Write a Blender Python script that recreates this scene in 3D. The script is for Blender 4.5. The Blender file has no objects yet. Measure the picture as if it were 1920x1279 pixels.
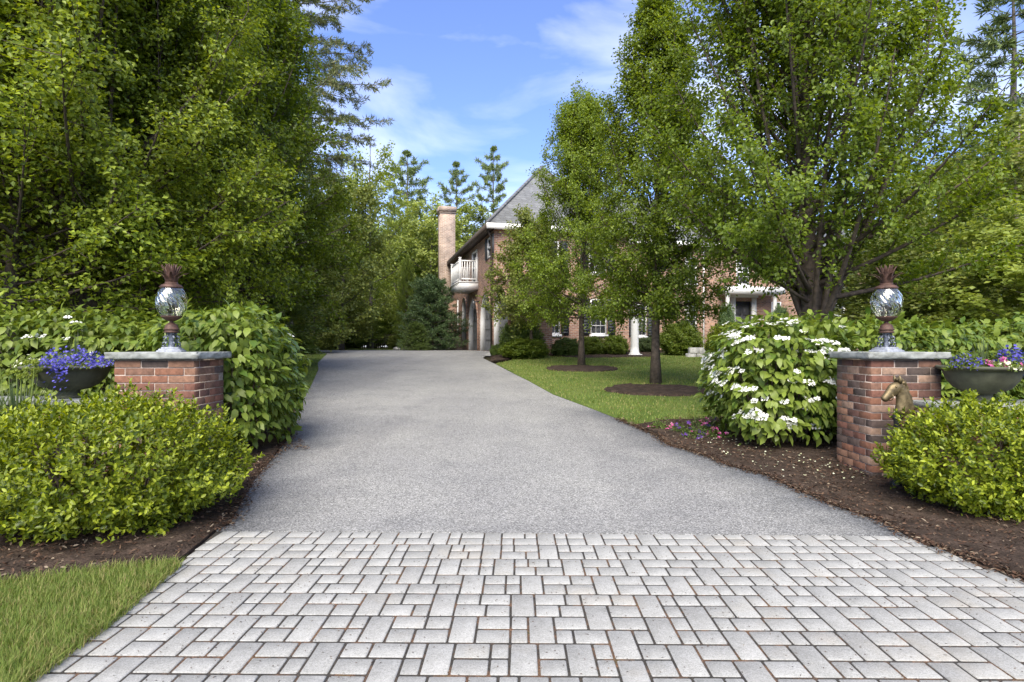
import bpy, bmesh, math, random
import numpy as np
from mathutils import Vector, Matrix

R = math.radians
rng = np.random.default_rng(7)
random.seed(7)
SC = bpy.context.scene
COL = SC.collection

# ------------------------------------------------------------------ camera, sky, sun, exposure
CAM_H = 1.256
F = 1120.0            # focal length in photograph pixels (1920 wide)
HZ = 648.0            # horizon row in the photograph
cam = bpy.data.cameras.new('camera')
cam.lens = 21.0; cam.sensor_width = 36.0
cam.shift_y = 8.5 / 1920
cam.clip_start = 0.05; cam.clip_end = 600
cam_o = bpy.data.objects.new('camera', cam); COL.objects.link(cam_o)
cam_o.location = (0, 0, CAM_H); cam_o.rotation_euler = (R(90), 0, 0)
SC.camera = cam_o

SUN_EL, SUN_AZ = 45.0, 191.0       # azimuth clockwise from +Y: behind the camera, a little to its side
w = bpy.data.worlds.new('World'); SC.world = w; w.use_nodes = True
nt = w.node_tree; nt.nodes.clear()
out = nt.nodes.new('ShaderNodeOutputWorld'); bg = nt.nodes.new('ShaderNodeBackground')
sky = nt.nodes.new('ShaderNodeTexSky'); sky.sky_type = 'NISHITA'; sky.sun_disc = False
sky.sun_elevation = R(SUN_EL); sky.sun_rotation = R(SUN_AZ)
sky.air_density = 1.0; sky.dust_density = 0.6; sky.ozone_density = 2.2; sky.altitude = 50
geo = nt.nodes.new('ShaderNodeTexCoord')
mp = nt.nodes.new('ShaderNodeMapping'); mp.inputs['Scale'].default_value = (1.6, 1.6, 5.0)
nz = nt.nodes.new('ShaderNodeTexNoise'); nz.inputs['Scale'].default_value = 1.7; nz.inputs['Detail'].default_value = 9; nz.inputs['Roughness'].default_value = 0.5
nz.inputs['Distortion'].default_value = 0.5
rp = nt.nodes.new('ShaderNodeValToRGB'); rp.color_ramp.elements[0].position = 0.40; rp.color_ramp.elements[1].position = 0.86
rp.color_ramp.elements[0].color = (0.02, 0.02, 0.02, 1); rp.color_ramp.elements[1].color = (0.75, 0.75, 0.75, 1)
mx = nt.nodes.new('ShaderNodeMixRGB'); mx.inputs['Color2'].default_value = (3.7, 3.7, 3.95, 1)
tint = nt.nodes.new('ShaderNodeMixRGB'); tint.blend_type = 'MULTIPLY'; tint.inputs['Fac'].default_value = 1.0; tint.inputs['Color2'].default_value = (0.335, 0.37, 0.52, 1)
nt.links.new(geo.outputs['Generated'], mp.inputs['Vector']); nt.links.new(mp.outputs[0], nz.inputs['Vector'])
nt.links.new(nz.outputs['Fac'], rp.inputs['Fac']); nt.links.new(rp.outputs['Color'], mx.inputs['Fac'])
nt.links.new(sky.outputs[0], tint.inputs['Color1']); nt.links.new(tint.outputs[0], mx.inputs['Color1']); nt.links.new(mx.outputs[0], bg.inputs['Color'])
bg.inputs['Strength'].default_value = 0.11
nt.links.new(bg.outputs[0], out.inputs['Surface'])

sun = bpy.data.lights.new('sun', 'SUN'); sun.energy = 1.5; sun.angle = R(50); sun.color = (1.0, 0.91, 0.74)
sun_o = bpy.data.objects.new('sun', sun); COL.objects.link(sun_o)
az = R(SUN_AZ); el = R(SUN_EL)
sd = Vector((math.sin(az) * math.cos(el), math.cos(az) * math.cos(el), math.sin(el)))
sun_o.rotation_euler = sd.to_track_quat('Z', 'Y').to_euler()

vs = SC.view_settings
vs.view_transform = 'Standard'; vs.look = 'None'; vs.exposure = 2.4; vs.gamma = 1.0; vs.use_curve_mapping = False
SC.cycles.max_bounces = 7; SC.cycles.diffuse_bounces = 4; SC.cycles.transmission_bounces = 6; SC.cycles.transparent_max_bounces = 8
SC.cycles.use_denoising = True
SC.cycles.caustics_reflective = False; SC.cycles.caustics_refractive = False

# ------------------------------------------------------------------ geometry helpers
SLOPE0, SLOPE1, RISE = 4.3, 26.5, 1.0
def G(y):
    return np.clip((np.asarray(y, float) - SLOPE0) / (SLOPE1 - SLOPE0), 0, 1) * RISE
def X(px, y): return (px - 960.0) / F * y
def Zh(py, y): return CAM_H - (py - HZ) * y / F
def gp(px, py):
    lo, hi = 1.0, 400.0
    for _ in range(60):
        m = (lo + hi) / 2
        if (CAM_H - float(G(m))) / m * F > py - HZ: lo = m
        else: hi = m
    return (X(px, lo), lo)

class MB:
    def __init__(s): s.v = []; s.f = []; s.n = 0; s.m = []
    def add(s, v, f, mi=0):
        v = np.asarray(v, float).reshape(-1, 3)
        if isinstance(f, np.ndarray): groups = [f]
        else:
            d = {}
            for q in f: d.setdefault(len(q), []).append(q)
            groups = [np.array(g) for g in d.values()]
        for g in groups:
            s.f.append(g + s.n); s.m.append(mi)
        s.v.append(v); s.n += len(v)
    def box(s, x0, x1, y0, y1, z0, z1, mi=0):
        v = [(x, y, z) for z in (z0, z1) for y in (y0, y1) for x in (x0, x1)]
        s.add(v, [(0, 2, 3, 1), (4, 5, 7, 6), (0, 1, 5, 4), (2, 6, 7, 3), (0, 4, 6, 2), (1, 3, 7, 5)], mi)
    def cbox(s, x0, x1, y0, y1, z0, z1, c=0.01, mi=0):
        # box with chamfered top edge and cut corners
        def ring(i, z):
            k = c + i
            return [(x0 + k, y0 + i, z), (x1 - k, y0 + i, z), (x1 - i, y0 + k, z), (x1 - i, y1 - k, z), (x1 - k, y1 - i, z), (x0 + k, y1 - i, z), (x0 + i, y1 - k, z), (x0 + i, y0 + k, z)]
        v = ring(0, z0) + ring(0, z1 - c * 0.8) + ring(c, z1)
        f = [tuple(range(16, 24))]
        for a in (0, 8):
            for k in range(8): f.append((a + k, a + (k + 1) % 8, a + 8 + (k + 1) % 8, a + 8 + k))
        s.add(v, f, mi)
    def tube(s, pts, rad, sides=6, cap=True, mi=0):
        P = np.asarray(pts, float); n = len(P)
        rad = np.broadcast_to(np.asarray(rad, float), (n,))
        T = np.gradient(P, axis=0); T /= np.linalg.norm(T, axis=1)[:, None] + 1e-9
        up = np.array([0, 0, 1.0]) if abs(T[0, 2]) < 0.9 else np.array([1.0, 0, 0])
        A = np.cross(T, up); A /= np.linalg.norm(A, axis=1)[:, None] + 1e-9
        B = np.cross(T, A)
        th = np.arange(sides) / sides * 2 * np.pi
        V = P[:, None, :] + rad[:, None, None] * (A[:, None, :] * np.cos(th)[None, :, None] + B[:, None, :] * np.sin(th)[None, :, None])
        f = []
        for i in range(n - 1):
            for k in range(sides):
                f.append((i * sides + k, i * sides + (k + 1) % sides, (i + 1) * sides + (k + 1) % sides, (i + 1) * sides + k))
        if cap and sides <= 12:
            f.append(tuple(range(sides))[::-1]); f.append(tuple((n - 1) * sides + k for k in range(sides)))
        s.add(V.reshape(-1, 3), f, mi)
    def lathe(s, prof, sides=24, c=(0, 0, 0), twist=None, mi=0):
        n = len(prof); V = []
        for i, (r, z) in enumerate(prof):
            for k in range(sides):
                a = k / sides * 2 * math.pi
                rr = r if twist is None else r * twist(a, i / (n - 1))
                V.append((c[0] + rr * math.cos(a), c[1] + rr * math.sin(a), c[2] + z))
        f = []
        for i in range(n - 1):
            for k in range(sides):
                f.append((i * sides + k, i * sides + (k + 1) % sides, (i + 1) * sides + (k + 1) % sides, (i + 1) * sides + k))
        s.add(V, f, mi)
    def mesh(s, name, mats=(), smooth=False):
        me = bpy.data.meshes.new(name)
        V = np.concatenate(s.v) if s.v else np.zeros((0, 3))
        me.vertices.add(len(V)); me.vertices.foreach_set('co', V.astype(np.float32).ravel())
        tot = sum(g.size for g in s.f); npoly = sum(len(g) for g in s.f)
        me.loops.add(tot); me.polygons.add(npoly)
        me.loops.foreach_set('vertex_index', np.concatenate([g.ravel() for g in s.f]).astype(np.int32))
        sizes = np.concatenate([np.full(len(g), g.shape[1]) for g in s.f])
        me.polygons.foreach_set('loop_start', np.concatenate([[0], np.cumsum(sizes)[:-1]]).astype(np.int32))
        me.polygons.foreach_set('material_index', np.concatenate([np.full(len(g), m) for g, m in zip(s.f, s.m)]).astype(np.int32))
        if smooth: me.polygons.foreach_set('use_smooth', np.ones(npoly, bool))
        me.update(calc_edges=True)
        for m in (mats if isinstance(mats, (list, tuple)) else [mats]): me.materials.append(m)
        return me
    def obj(s, name, mats=(), parent=None, smooth=False, kind=None):
        return link(name, s.mesh(name, mats, smooth), parent, kind)

def link(name, me, parent=None, kind=None, loc=None):
    o = bpy.data.objects.new(name, me); COL.objects.link(o)
    if parent is not None: o.parent = parent
    if kind: o['kind'] = kind
    if loc is not None: o.location = loc
    return o
def tag(o, label, cat, group=None):
    o['label'] = label; o['category'] = cat
    if group: o['group'] = group
    return o
def thing(name, label, cat, loc=(0, 0, 0), rz=0, group=None):
    o = bpy.data.objects.new(name, None); COL.objects.link(o)
    o.location = loc; o.rotation_euler = (0, 0, rz); o.empty_display_size = 0.2
    return tag(o, label, cat, group)
def copy_thing(root, label, loc, rz=0, sc=(1, 1, 1), group=None, mats=None):
    r = root.copy(); COL.objects.link(r); r.location = loc; r.rotation_euler = (0, 0, rz); r.scale = sc
    r['label'] = label
    if group: r['group'] = group
    elif 'group' in r: del r['group']
    for ch in list(root.children):
        c = ch.copy(); COL.objects.link(c); c.parent = r
        if mats and ch.name.split('.')[0] in mats:
            c.material_slots[0].link = 'OBJECT'; c.material_slots[0].material = mats[ch.name.split('.')[0]]
        for g in ch.children:
            d = g.copy(); COL.objects.link(d); d.parent = c
    return r
def nrm(a): return a / (np.linalg.norm(a, axis=-1, keepdims=True) + 1e-9)

# leaves: base point, direction, normal, length, width
def leaf_geo(mb, P, D, N, L, W, shape='hex', mi=0, curl=0.18):
    n = len(P)
    if n == 0: return
    D = nrm(D); S = nrm(np.cross(D, N)); N = np.cross(S, D)
    L = np.broadcast_to(L, (n,))[:, None]; W = np.broadcast_to(W, (n,))[:, None] * 0.5
    def pt(a, b, c): return P + D * L * a + S * W * b + N * L * c
    if shape == 'tri':
        V = np.stack([pt(0, 0, 0), pt(.5, 1, curl * .6), pt(1, 0, -curl), pt(.5, -1, curl * .6)], 1)
        F_ = np.array([[0, 1, 2], [0, 2, 3]])
    elif shape == 'hex':
        V = np.stack([pt(0, 0, 0), pt(.28, .85, curl * .5), pt(.68, .8, curl * .3), pt(1, 0, -curl), pt(.68, -.8, curl * .3), pt(.28, -.85, curl * .5)], 1)
        F_ = np.array([[0, 1, 2, 3], [0, 3, 4, 5]])
    else:  # ovate with midrib
        V = np.stack([pt(0, 0, 0), pt(.22, .8, .06), pt(.3, 0, .02), pt(.22, -.8, .06), pt(.6, .88, -.02), pt(.62, 0, -.06), pt(.6, -.88, -.02), pt(1, 0, -curl * 1.5)], 1)
        F_ = np.array([[0, 1, 2, 2], [0, 2, 3, 3], [1, 4, 5, 2], [2, 5, 6, 3], [4, 7, 5, 5], [5, 7, 6, 6]])
    k = V.shape[1]; base = (np.arange(n) * k)[:, None, None]
    if shape == 'ovate':
        tri = F_[[0, 1, 4, 5]][:, :3]; quad = F_[[2, 3]]
        o0 = mb.n
        mb.add(V.reshape(-1, 3), (base + tri[None]).reshape(-1, 3), mi)
        mb.f.append((base + quad[None]).reshape(-1, 4) + o0); mb.m.append(mi)
    else:
        mb.add(V.reshape(-1, 3), (base + F_[None]).reshape(-1, F_.shape[1]), mi)

# ------------------------------------------------------------------ materials
def newmat(name):
    m = bpy.data.materials.new(name); m.use_nodes = True
    t = m.node_tree; t.nodes.clear()
    o = t.nodes.new('ShaderNodeOutputMaterial'); b = t.nodes.new('ShaderNodeBsdfPrincipled')
    t.links.new(b.outputs[0], o.inputs[0])
    return m, t, b, o
def nd(t, typ, **kw):
    n = t.nodes.new('ShaderNode' + typ)
    for k, v in kw.items():
        if k in n.inputs: n.inputs[k].default_value = v
        else: setattr(n, k, v)
    return n
def ramp(t, stops, interp='LINEAR'):
    n = t.nodes.new('ShaderNodeValToRGB'); r = n.color_ramp; r.interpolation = interp
    while len(r.elements) < len(stops): r.elements.new(0.5)
    for e, (p, c) in zip(r.elements, stops): e.position = p; e.color = (*c, 1) if len(c) == 3 else c
    return n
def simple(name, col, rough=0.6, metal=0.0, var=0.12, scale=30, bump=0.0, spec=0.4, bscale=None):
    m, t, b, o = newmat(name)
    tc = nd(t, 'TexCoord'); n = nd(t, 'TexNoise', Scale=scale, Detail=6.0, Roughness=0.6)
    t.links.new(tc.outputs['Object'], n.inputs['Vector'])
    c = np.array(col)
    r = ramp(t, [(0.3, tuple(c * (1 - var * 2))), (0.7, tuple(np.minimum(c * (1 + var * 1.5), 1)))])
    t.links.new(n.outputs['Fac'], r.inputs['Fac']); t.links.new(r.outputs[0], b.inputs['Base Color'])
    b.inputs['Roughness'].default_value = rough; b.inputs['Metallic'].default_value = metal
    b.inputs['Specular IOR Level'].default_value = spec
    if bump:
        n2 = nd(t, 'TexNoise', Scale=bscale or scale * 3, Detail=5.0)
        t.links.new(tc.outputs['Object'], n2.inputs['Vector'])
        bp = nd(t, 'Bump', Strength=bump, Distance=0.01); t.links.new(n2.outputs['Fac'], bp.inputs['Height']); t.links.new(bp.outputs[0], b.inputs['Normal'])
    return m
def leafmat(name, cols, trans=0.3, rough=0.45, spec=0.35, tcol=None):
    m, t, b, o = newmat(name)
    g = nd(t, 'NewGeometry'); r = ramp(t, [(i / max(1, len(cols) - 1), c) for i, c in enumerate(cols)])
    t.links.new(g.outputs['Random Per Island'], r.inputs['Fac'])
    oi = nd(t, 'ObjectInfo'); h = nd(t, 'HueSaturation')
    mr = nd(t, 'MapRange'); mr.inputs['To Min'].default_value = 0.85; mr.inputs['To Max'].default_value = 1.12
    t.links.new(oi.outputs['Random'], mr.inputs['Value']); t.links.new(mr.outputs[0], h.inputs['Value'])
    t.links.new(r.outputs[0], h.inputs['Color'])
    b.inputs['Roughness'].default_value = rough; b.inputs['Specular IOR Level'].default_value = spec
    t.links.new(h.outputs[0], b.inputs['Base Color'])
    tr = nd(t, 'BsdfTranslucent'); h2 = nd(t, 'HueSaturation', Saturation=1.1, Value=1.5); h2.inputs['Hue'].default_value = 0.485
    t.links.new(h.outputs[0], h2.inputs['Color']); t.links.new(h2.outputs[0], tr.inputs['Color'])
    ms = nd(t, 'MixShader', Fac=trans)
    t.links.new(b.outputs[0], ms.inputs[1]); t.links.new(tr.outputs[0], ms.inputs[2]); t.links.new(ms.outputs[0], o.inputs[0])
    return m

M = {}
M['bark'] = simple('bark', (0.085, 0.066, 0.05), 0.9, var=0.3, scale=14, bump=0.8, bscale=30)
M['barkgrey'] = simple('bark_grey', (0.13, 0.115, 0.095), 0.9, var=0.3, scale=10, bump=0.6, bscale=24)
M['pear'] = leafmat('pear_leaves', [(0.056, 0.091, 0.013), (0.104, 0.158, 0.018), (0.160, 0.224, 0.025), (0.116, 0.177, 0.020), (0.236, 0.305, 0.037)], 0.42, 0.42)
M['pearlight'] = leafmat('brightened_pear_leaves', [(0.072, 0.114, 0.017), (0.133, 0.198, 0.023), (0.205, 0.280, 0.033), (0.148, 0.221, 0.026), (0.302, 0.381, 0.048)], 0.42, 0.42)  # pear leaf colour raised to make up for less sun on the lawn pears
M['pearlifted'] = leafmat('pear_leaves_lifted', [(0.087, 0.136, 0.021), (0.165, 0.228, 0.029), (0.261, 0.331, 0.038), (0.317, 0.390, 0.052)], 0.40, 0.42)  # same pear leaves, colour lifted to brighten crowns that come out dark
M['limegreen'] = leafmat('lime_leaves', [(0.099, 0.140, 0.027), (0.171, 0.213, 0.044), (0.245, 0.274, 0.069), (0.132, 0.182, 0.034)], 0.4, 0.45)
M['maple'] = leafmat('maple_leaves', [(0.152, 0.207, 0.048), (0.265, 0.323, 0.075), (0.394, 0.437, 0.099)], 0.32)
M['maplelight'] = leafmat('light_maple_leaves', [(0.161, 0.217, 0.040), (0.247, 0.308, 0.058), (0.321, 0.382, 0.075)], 0.38)
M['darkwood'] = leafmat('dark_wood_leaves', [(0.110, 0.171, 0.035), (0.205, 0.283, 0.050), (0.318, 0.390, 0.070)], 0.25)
M['pine'] = leafmat('pine_needles', [(0.101, 0.150, 0.055), (0.164, 0.230, 0.072), (0.240, 0.290, 0.094)], 0.2)
M['hemlock'] = leafmat('hemlock_needles', [(0.085, 0.113, 0.044), (0.140, 0.175, 0.056), (0.183, 0.163, 0.074)], 0.2)
M['spruce'] = leafmat('spruce_needles', [(0.046, 0.088, 0.038), (0.095, 0.158, 0.058), (0.158, 0.231, 0.084)], 0.15)
M['viburnum'] = leafmat('viburnum_leaves', [(0.062, 0.117, 0.017), (0.132, 0.194, 0.028), (0.194, 0.251, 0.041), (0.101, 0.165, 0.022)], 0.28, 0.42, 0.35)
M['viburnumdeep'] = leafmat('hedge_leaves', [(0.068, 0.110, 0.017), (0.127, 0.179, 0.026), (0.178, 0.227, 0.036), (0.097, 0.145, 0.021)], 0.28, 0.42, 0.35)
M['boxwood'] = leafmat('boxwood_leaves', [(0.032, 0.056, 0.006), (0.10, 0.145, 0.010), (0.21, 0.265, 0.018), (0.40, 0.46, 0.045), (0.15, 0.20, 0.014), (0.05, 0.08, 0.008)], 0.34, 0.38, 0.4)
M['shrubdark'] = leafmat('dark_shrub_leaves', [(0.052, 0.091, 0.025), (0.097, 0.148, 0.031), (0.157, 0.218, 0.043)], 0.25)
M['shrubgreen'] = leafmat('green_shrub_leaves', [(0.083, 0.132, 0.018), (0.131, 0.190, 0.024), (0.179, 0.227, 0.031)], 0.3)
M['grass'] = leafmat('grass_blades', [(0.101, 0.157, 0.029), (0.141, 0.200, 0.039), (0.195, 0.239, 0.056), (0.296, 0.251, 0.111)], 0.3, 0.6, 0.2)
M['strap'] = leafmat('strap_leaves', [(0.05, 0.09, 0.03), (0.09, 0.13, 0.05), (0.12, 0.15, 0.06)], 0.3)
M['whitepetal'] = leafmat('white_petals', [(0.74, 0.76, 0.70), (0.86, 0.86, 0.82)], 0.3, 0.6, 0.2)
M['bluepetal'] = leafmat('blue_petals', [(0.05, 0.045, 0.28), (0.10, 0.09, 0.42), (0.19, 0.17, 0.55)], 0.25, 0.6, 0.2)
M['pinkpetal'] = leafmat('pink_petals', [(0.5, 0.06, 0.22), (0.62, 0.12, 0.35), (0.7, 0.3, 0.5)], 0.25, 0.6, 0.2)
M['purplepetal'] = leafmat('purple_petals', [(0.06, 0.02, 0.14), (0.14, 0.06, 0.3)], 0.2, 0.6, 0.2)
M['creampetal'] = leafmat('cream_petals', [(0.55, 0.58, 0.34), (0.75, 0.76, 0.6)], 0.25, 0.6, 0.2)
M['white'] = simple('white_paint', (0.74, 0.74, 0.73), 0.5, var=0.03, scale=6)
M['shutter'] = simple('shutter_paint', (0.055, 0.06, 0.07), 0.55, var=0.15)
M['doorpaint'] = simple('charcoal_door_paint', (0.07, 0.07, 0.078), 0.5, var=0.15)
M['garagedoor'] = simple('grey_garage_door', (0.16, 0.165, 0.175), 0.6, var=0.2, scale=5)
M['black'] = simple('black_iron', (0.02, 0.02, 0.022), 0.5, var=0.2)
M['darkmetal'] = simple('downspout_brown', (0.07, 0.055, 0.045), 0.6)
M['copper'] = simple('aged_copper', (0.085, 0.046, 0.034), 0.6, metal=0.2, var=0.3, scale=25, bump=0.2)
M['pewter'] = simple('blue_grey_pewter', (0.16, 0.18, 0.22), 0.5, metal=0.4, var=0.4, scale=40, bump=0.3)
M['plinth'] = simple('chalky_plinth_metal', (0.27, 0.29, 0.33), 0.6, metal=0.1, var=0.2, scale=40)
M['bluestone'] = simple('bluestone', (0.27, 0.285, 0.27), 0.85, var=0.22, scale=9, bump=0.7, bscale=25)
M['urn'] = simple('olive_cast_stone', (0.075, 0.078, 0.05), 0.75, var=0.2, scale=10, bump=0.25)
M['brass'] = simple('old_brass', (0.15, 0.115, 0.06), 0.5, metal=0.55, var=0.35, scale=25, bump=0.2)
M['mortar'] = simple('mortar', (0.36, 0.30, 0.26), 0.95, var=0.15, scale=40, bump=0.5)
M['concrete'] = simple('pale_concrete', (0.36, 0.36, 0.35), 0.9, var=0.12, scale=3, bump=0.3)
M['fieldstone'] = simple('fieldstone', (0.33, 0.33, 0.32), 0.9, var=0.3, scale=4, bump=0.6, bscale=8)
M['boulder'] = simple('weathered_rock', (0.15, 0.12, 0.10), 0.95, var=0.35, scale=6, bump=1.0, bscale=10)
M['picket'] = simple('weathered_pickets', (0.22, 0.20, 0.13), 0.9, var=0.3, scale=4)
M['soil'] = simple('potting_soil', (0.03, 0.022, 0.015), 1.0)

def glass_mat():
    m, t, b, o = newmat('swirled_glass')
    b.inputs['Base Color'].default_value = (0.98, 0.97, 0.93, 1); b.inputs['Roughness'].default_value = 0.04
    b.inputs['Transmission Weight'].default_value = 1.0; b.inputs['IOR'].default_value = 1.45
    gl = nd(t, 'BsdfGlossy', Roughness=0.12); gl.inputs['Color'].default_value = (0.95, 0.96, 0.97, 1); ms = nd(t, 'MixShader', Fac=0.07)
    t.links.new(b.outputs[0], ms.inputs[1]); t.links.new(gl.outputs[0], ms.inputs[2]); t.links.new(ms.outputs[0], o.inputs[0])
    return m
M['glass'] = glass_mat()
def pane_mat():
    m, t, b, o = newmat('window_glass')
    tc = nd(t, 'TexCoord'); n = nd(t, 'TexNoise', Scale=1.3, Detail=2.0)
    t.links.new(tc.outputs['Object'], n.inputs['Vector'])
    r = ramp(t, [(0.35, (0.02, 0.024, 0.03)), (0.7, (0.10, 0.11, 0.12))])
    t.links.new(n.outputs['Fac'], r.inputs['Fac']); t.links.new(r.outputs[0], b.inputs['Base Color'])
    b.inputs['Roughness'].default_value = 0.05; b.inputs['Specular IOR Level'].default_value = 0.6
    return m
M['pane'] = pane_mat()

def brick_piece_mat():
    m, t, b, o = newmat('pillar_brick')
    oi = nd(t, 'ObjectInfo')
    r = ramp(t, [(0.0, (0.165, 0.078, 0.056)), (0.14, (0.205, 0.098, 0.062)), (0.26, (0.12, 0.064, 0.050)), (0.4, (0.225, 0.125, 0.082)), (0.54, (0.075, 0.057, 0.050)), (0.66, (0.18, 0.10, 0.070)), (0.78, (0.27, 0.18, 0.13)), (0.9, (0.098, 0.07, 0.059))], 'CONSTANT')
    t.links.new(oi.outputs['Random'], r.inputs['Fac'])
    tc = nd(t, 'TexCoord'); n = nd(t, 'TexNoise', Scale=22.0, Detail=7.0, Roughness=0.65)
    ad = nd(t, 'VectorMath', operation='ADD'); t.links.new(tc.outputs['Object'], ad.inputs[0])
    cm = nd(t, 'CombineXYZ'); ml = nd(t, 'Math', operation='MULTIPLY'); ml.inputs[1].default_value = 57.0
    t.links.new(oi.outputs['Random'], ml.inputs[0]); t.links.new(ml.outputs[0], cm.inputs[0]); t.links.new(cm.outputs[0], ad.inputs[1])
    t.links.new(ad.outputs[0], n.inputs['Vector'])
    r2 = ramp(t, [(0.3, (0.55, 0.55, 0.55)), (0.62, (1.0, 1.0, 1.0)), (0.8, (1.5, 1.4, 1.3))])
    t.links.new(n.outputs['Fac'], r2.inputs['Fac'])
    mx = nd(t, 'MixRGB', blend_type='MULTIPLY', Fac=1.0); t.links.new(r.outputs[0], mx.inputs['Color1']); t.links.new(r2.outputs[0], mx.inputs['Color2'])
    t.links.new(mx.outputs[0], b.inputs['Base Color']); b.inputs['Roughness'].default_value = 0.9; b.inputs['Specular IOR Level'].default_value = 0.25
    n2 = nd(t, 'TexNoise', Scale=120.0, Detail=4.0); t.links.new(ad.outputs[0], n2.inputs['Vector'])
    bp = nd(t, 'Bump', Strength=0.5, Distance=0.004); t.links.new(n2.outputs['Fac'], bp.inputs['Height']); t.links.new(bp.outputs[0], b.inputs['Normal'])
    return m
M['brick'] = brick_piece_mat()

def house_brick_mat(name, c1, c2, bw, rh, mort, mc, rough=0.9, add_uv=True, contrast=0.35):
    m, t, b, o = newmat(name)
    tc = nd(t, 'TexCoord'); sp = nd(t, 'SeparateXYZ'); t.links.new(tc.outputs['Object'], sp.inputs[0])
    a = nd(t, 'Math', operation='ADD'); t.links.new(sp.outputs[0], a.inputs[0]); t.links.new(sp.outputs[1], a.inputs[1])
    cb = nd(t, 'CombineXYZ'); t.links.new(a.outputs[0], cb.inputs[0]); t.links.new(sp.outputs[2], cb.inputs[1])
    br = nd(t, 'TexBrick', Scale=1.0); br.inputs['Brick Width'].default_value = bw; br.inputs['Row Height'].default_value = rh
    br.inputs['Mortar Size'].default_value = mort; br.inputs['Bias'].default_value = 0.0
    br.inputs['Color1'].default_value = (*c1, 1); br.inputs['Color2'].default_value = (*c2, 1); br.inputs['Mortar'].default_value = (*mc, 1)
    t.links.new(cb.outputs[0], br.inputs['Vector'])
    n = nd(t, 'TexNoise', Scale=1.6, Detail=8.0, Roughness=0.7); t.links.new(tc.outputs['Object'], n.inputs['Vector'])
    r2 = ramp(t, [(0.3, (1 - contrast,) * 3), (0.7, (1 + contrast, 1 + contrast * .9, 1 + contrast * .8))]); t.links.new(n.outputs['Fac'], r2.inputs['Fac'])
    mx = nd(t, 'MixRGB', blend_type='MULTIPLY', Fac=1.0); t.links.new(br.outputs['Color'], mx.inputs['Color1']); t.links.new(r2.outputs[0], mx.inputs['Color2'])
    t.links.new(mx.outputs[0], b.inputs['Base Color']); b.inputs['Roughness'].default_value = rough
    bp = nd(t, 'Bump', Strength=0.6, Distance=0.01); iv = nd(t, 'Math', operation='SUBTRACT'); iv.inputs[0].default_value = 1.0
    t.links.new(br.outputs['Fac'], iv.inputs[1]); t.links.new(iv.outputs[0], bp.inputs['Height']); t.links.new(bp.outputs[0], b.inputs['Normal'])
    return m
M['hbrick'] = house_brick_mat('house_brick', (0.42, 0.225, 0.145), (0.19, 0.092, 0.068), 0.22, 0.075, 0.012, (0.36, 0.30, 0.25), contrast=0.25)
M['oldbrick'] = house_brick_mat('weathered_chimney_brick', (0.40, 0.29, 0.22), (0.22, 0.14, 0.105), 0.22, 0.075, 0.014, (0.42, 0.38, 0.34), contrast=0.45)
M['slate'] = house_brick_mat('roof_slate', (0.175, 0.187, 0.20), (0.115, 0.123, 0.132), 0.26, 0.14, 0.008, (0.10, 0.10, 0.11), 0.75, contrast=0.2)

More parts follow.
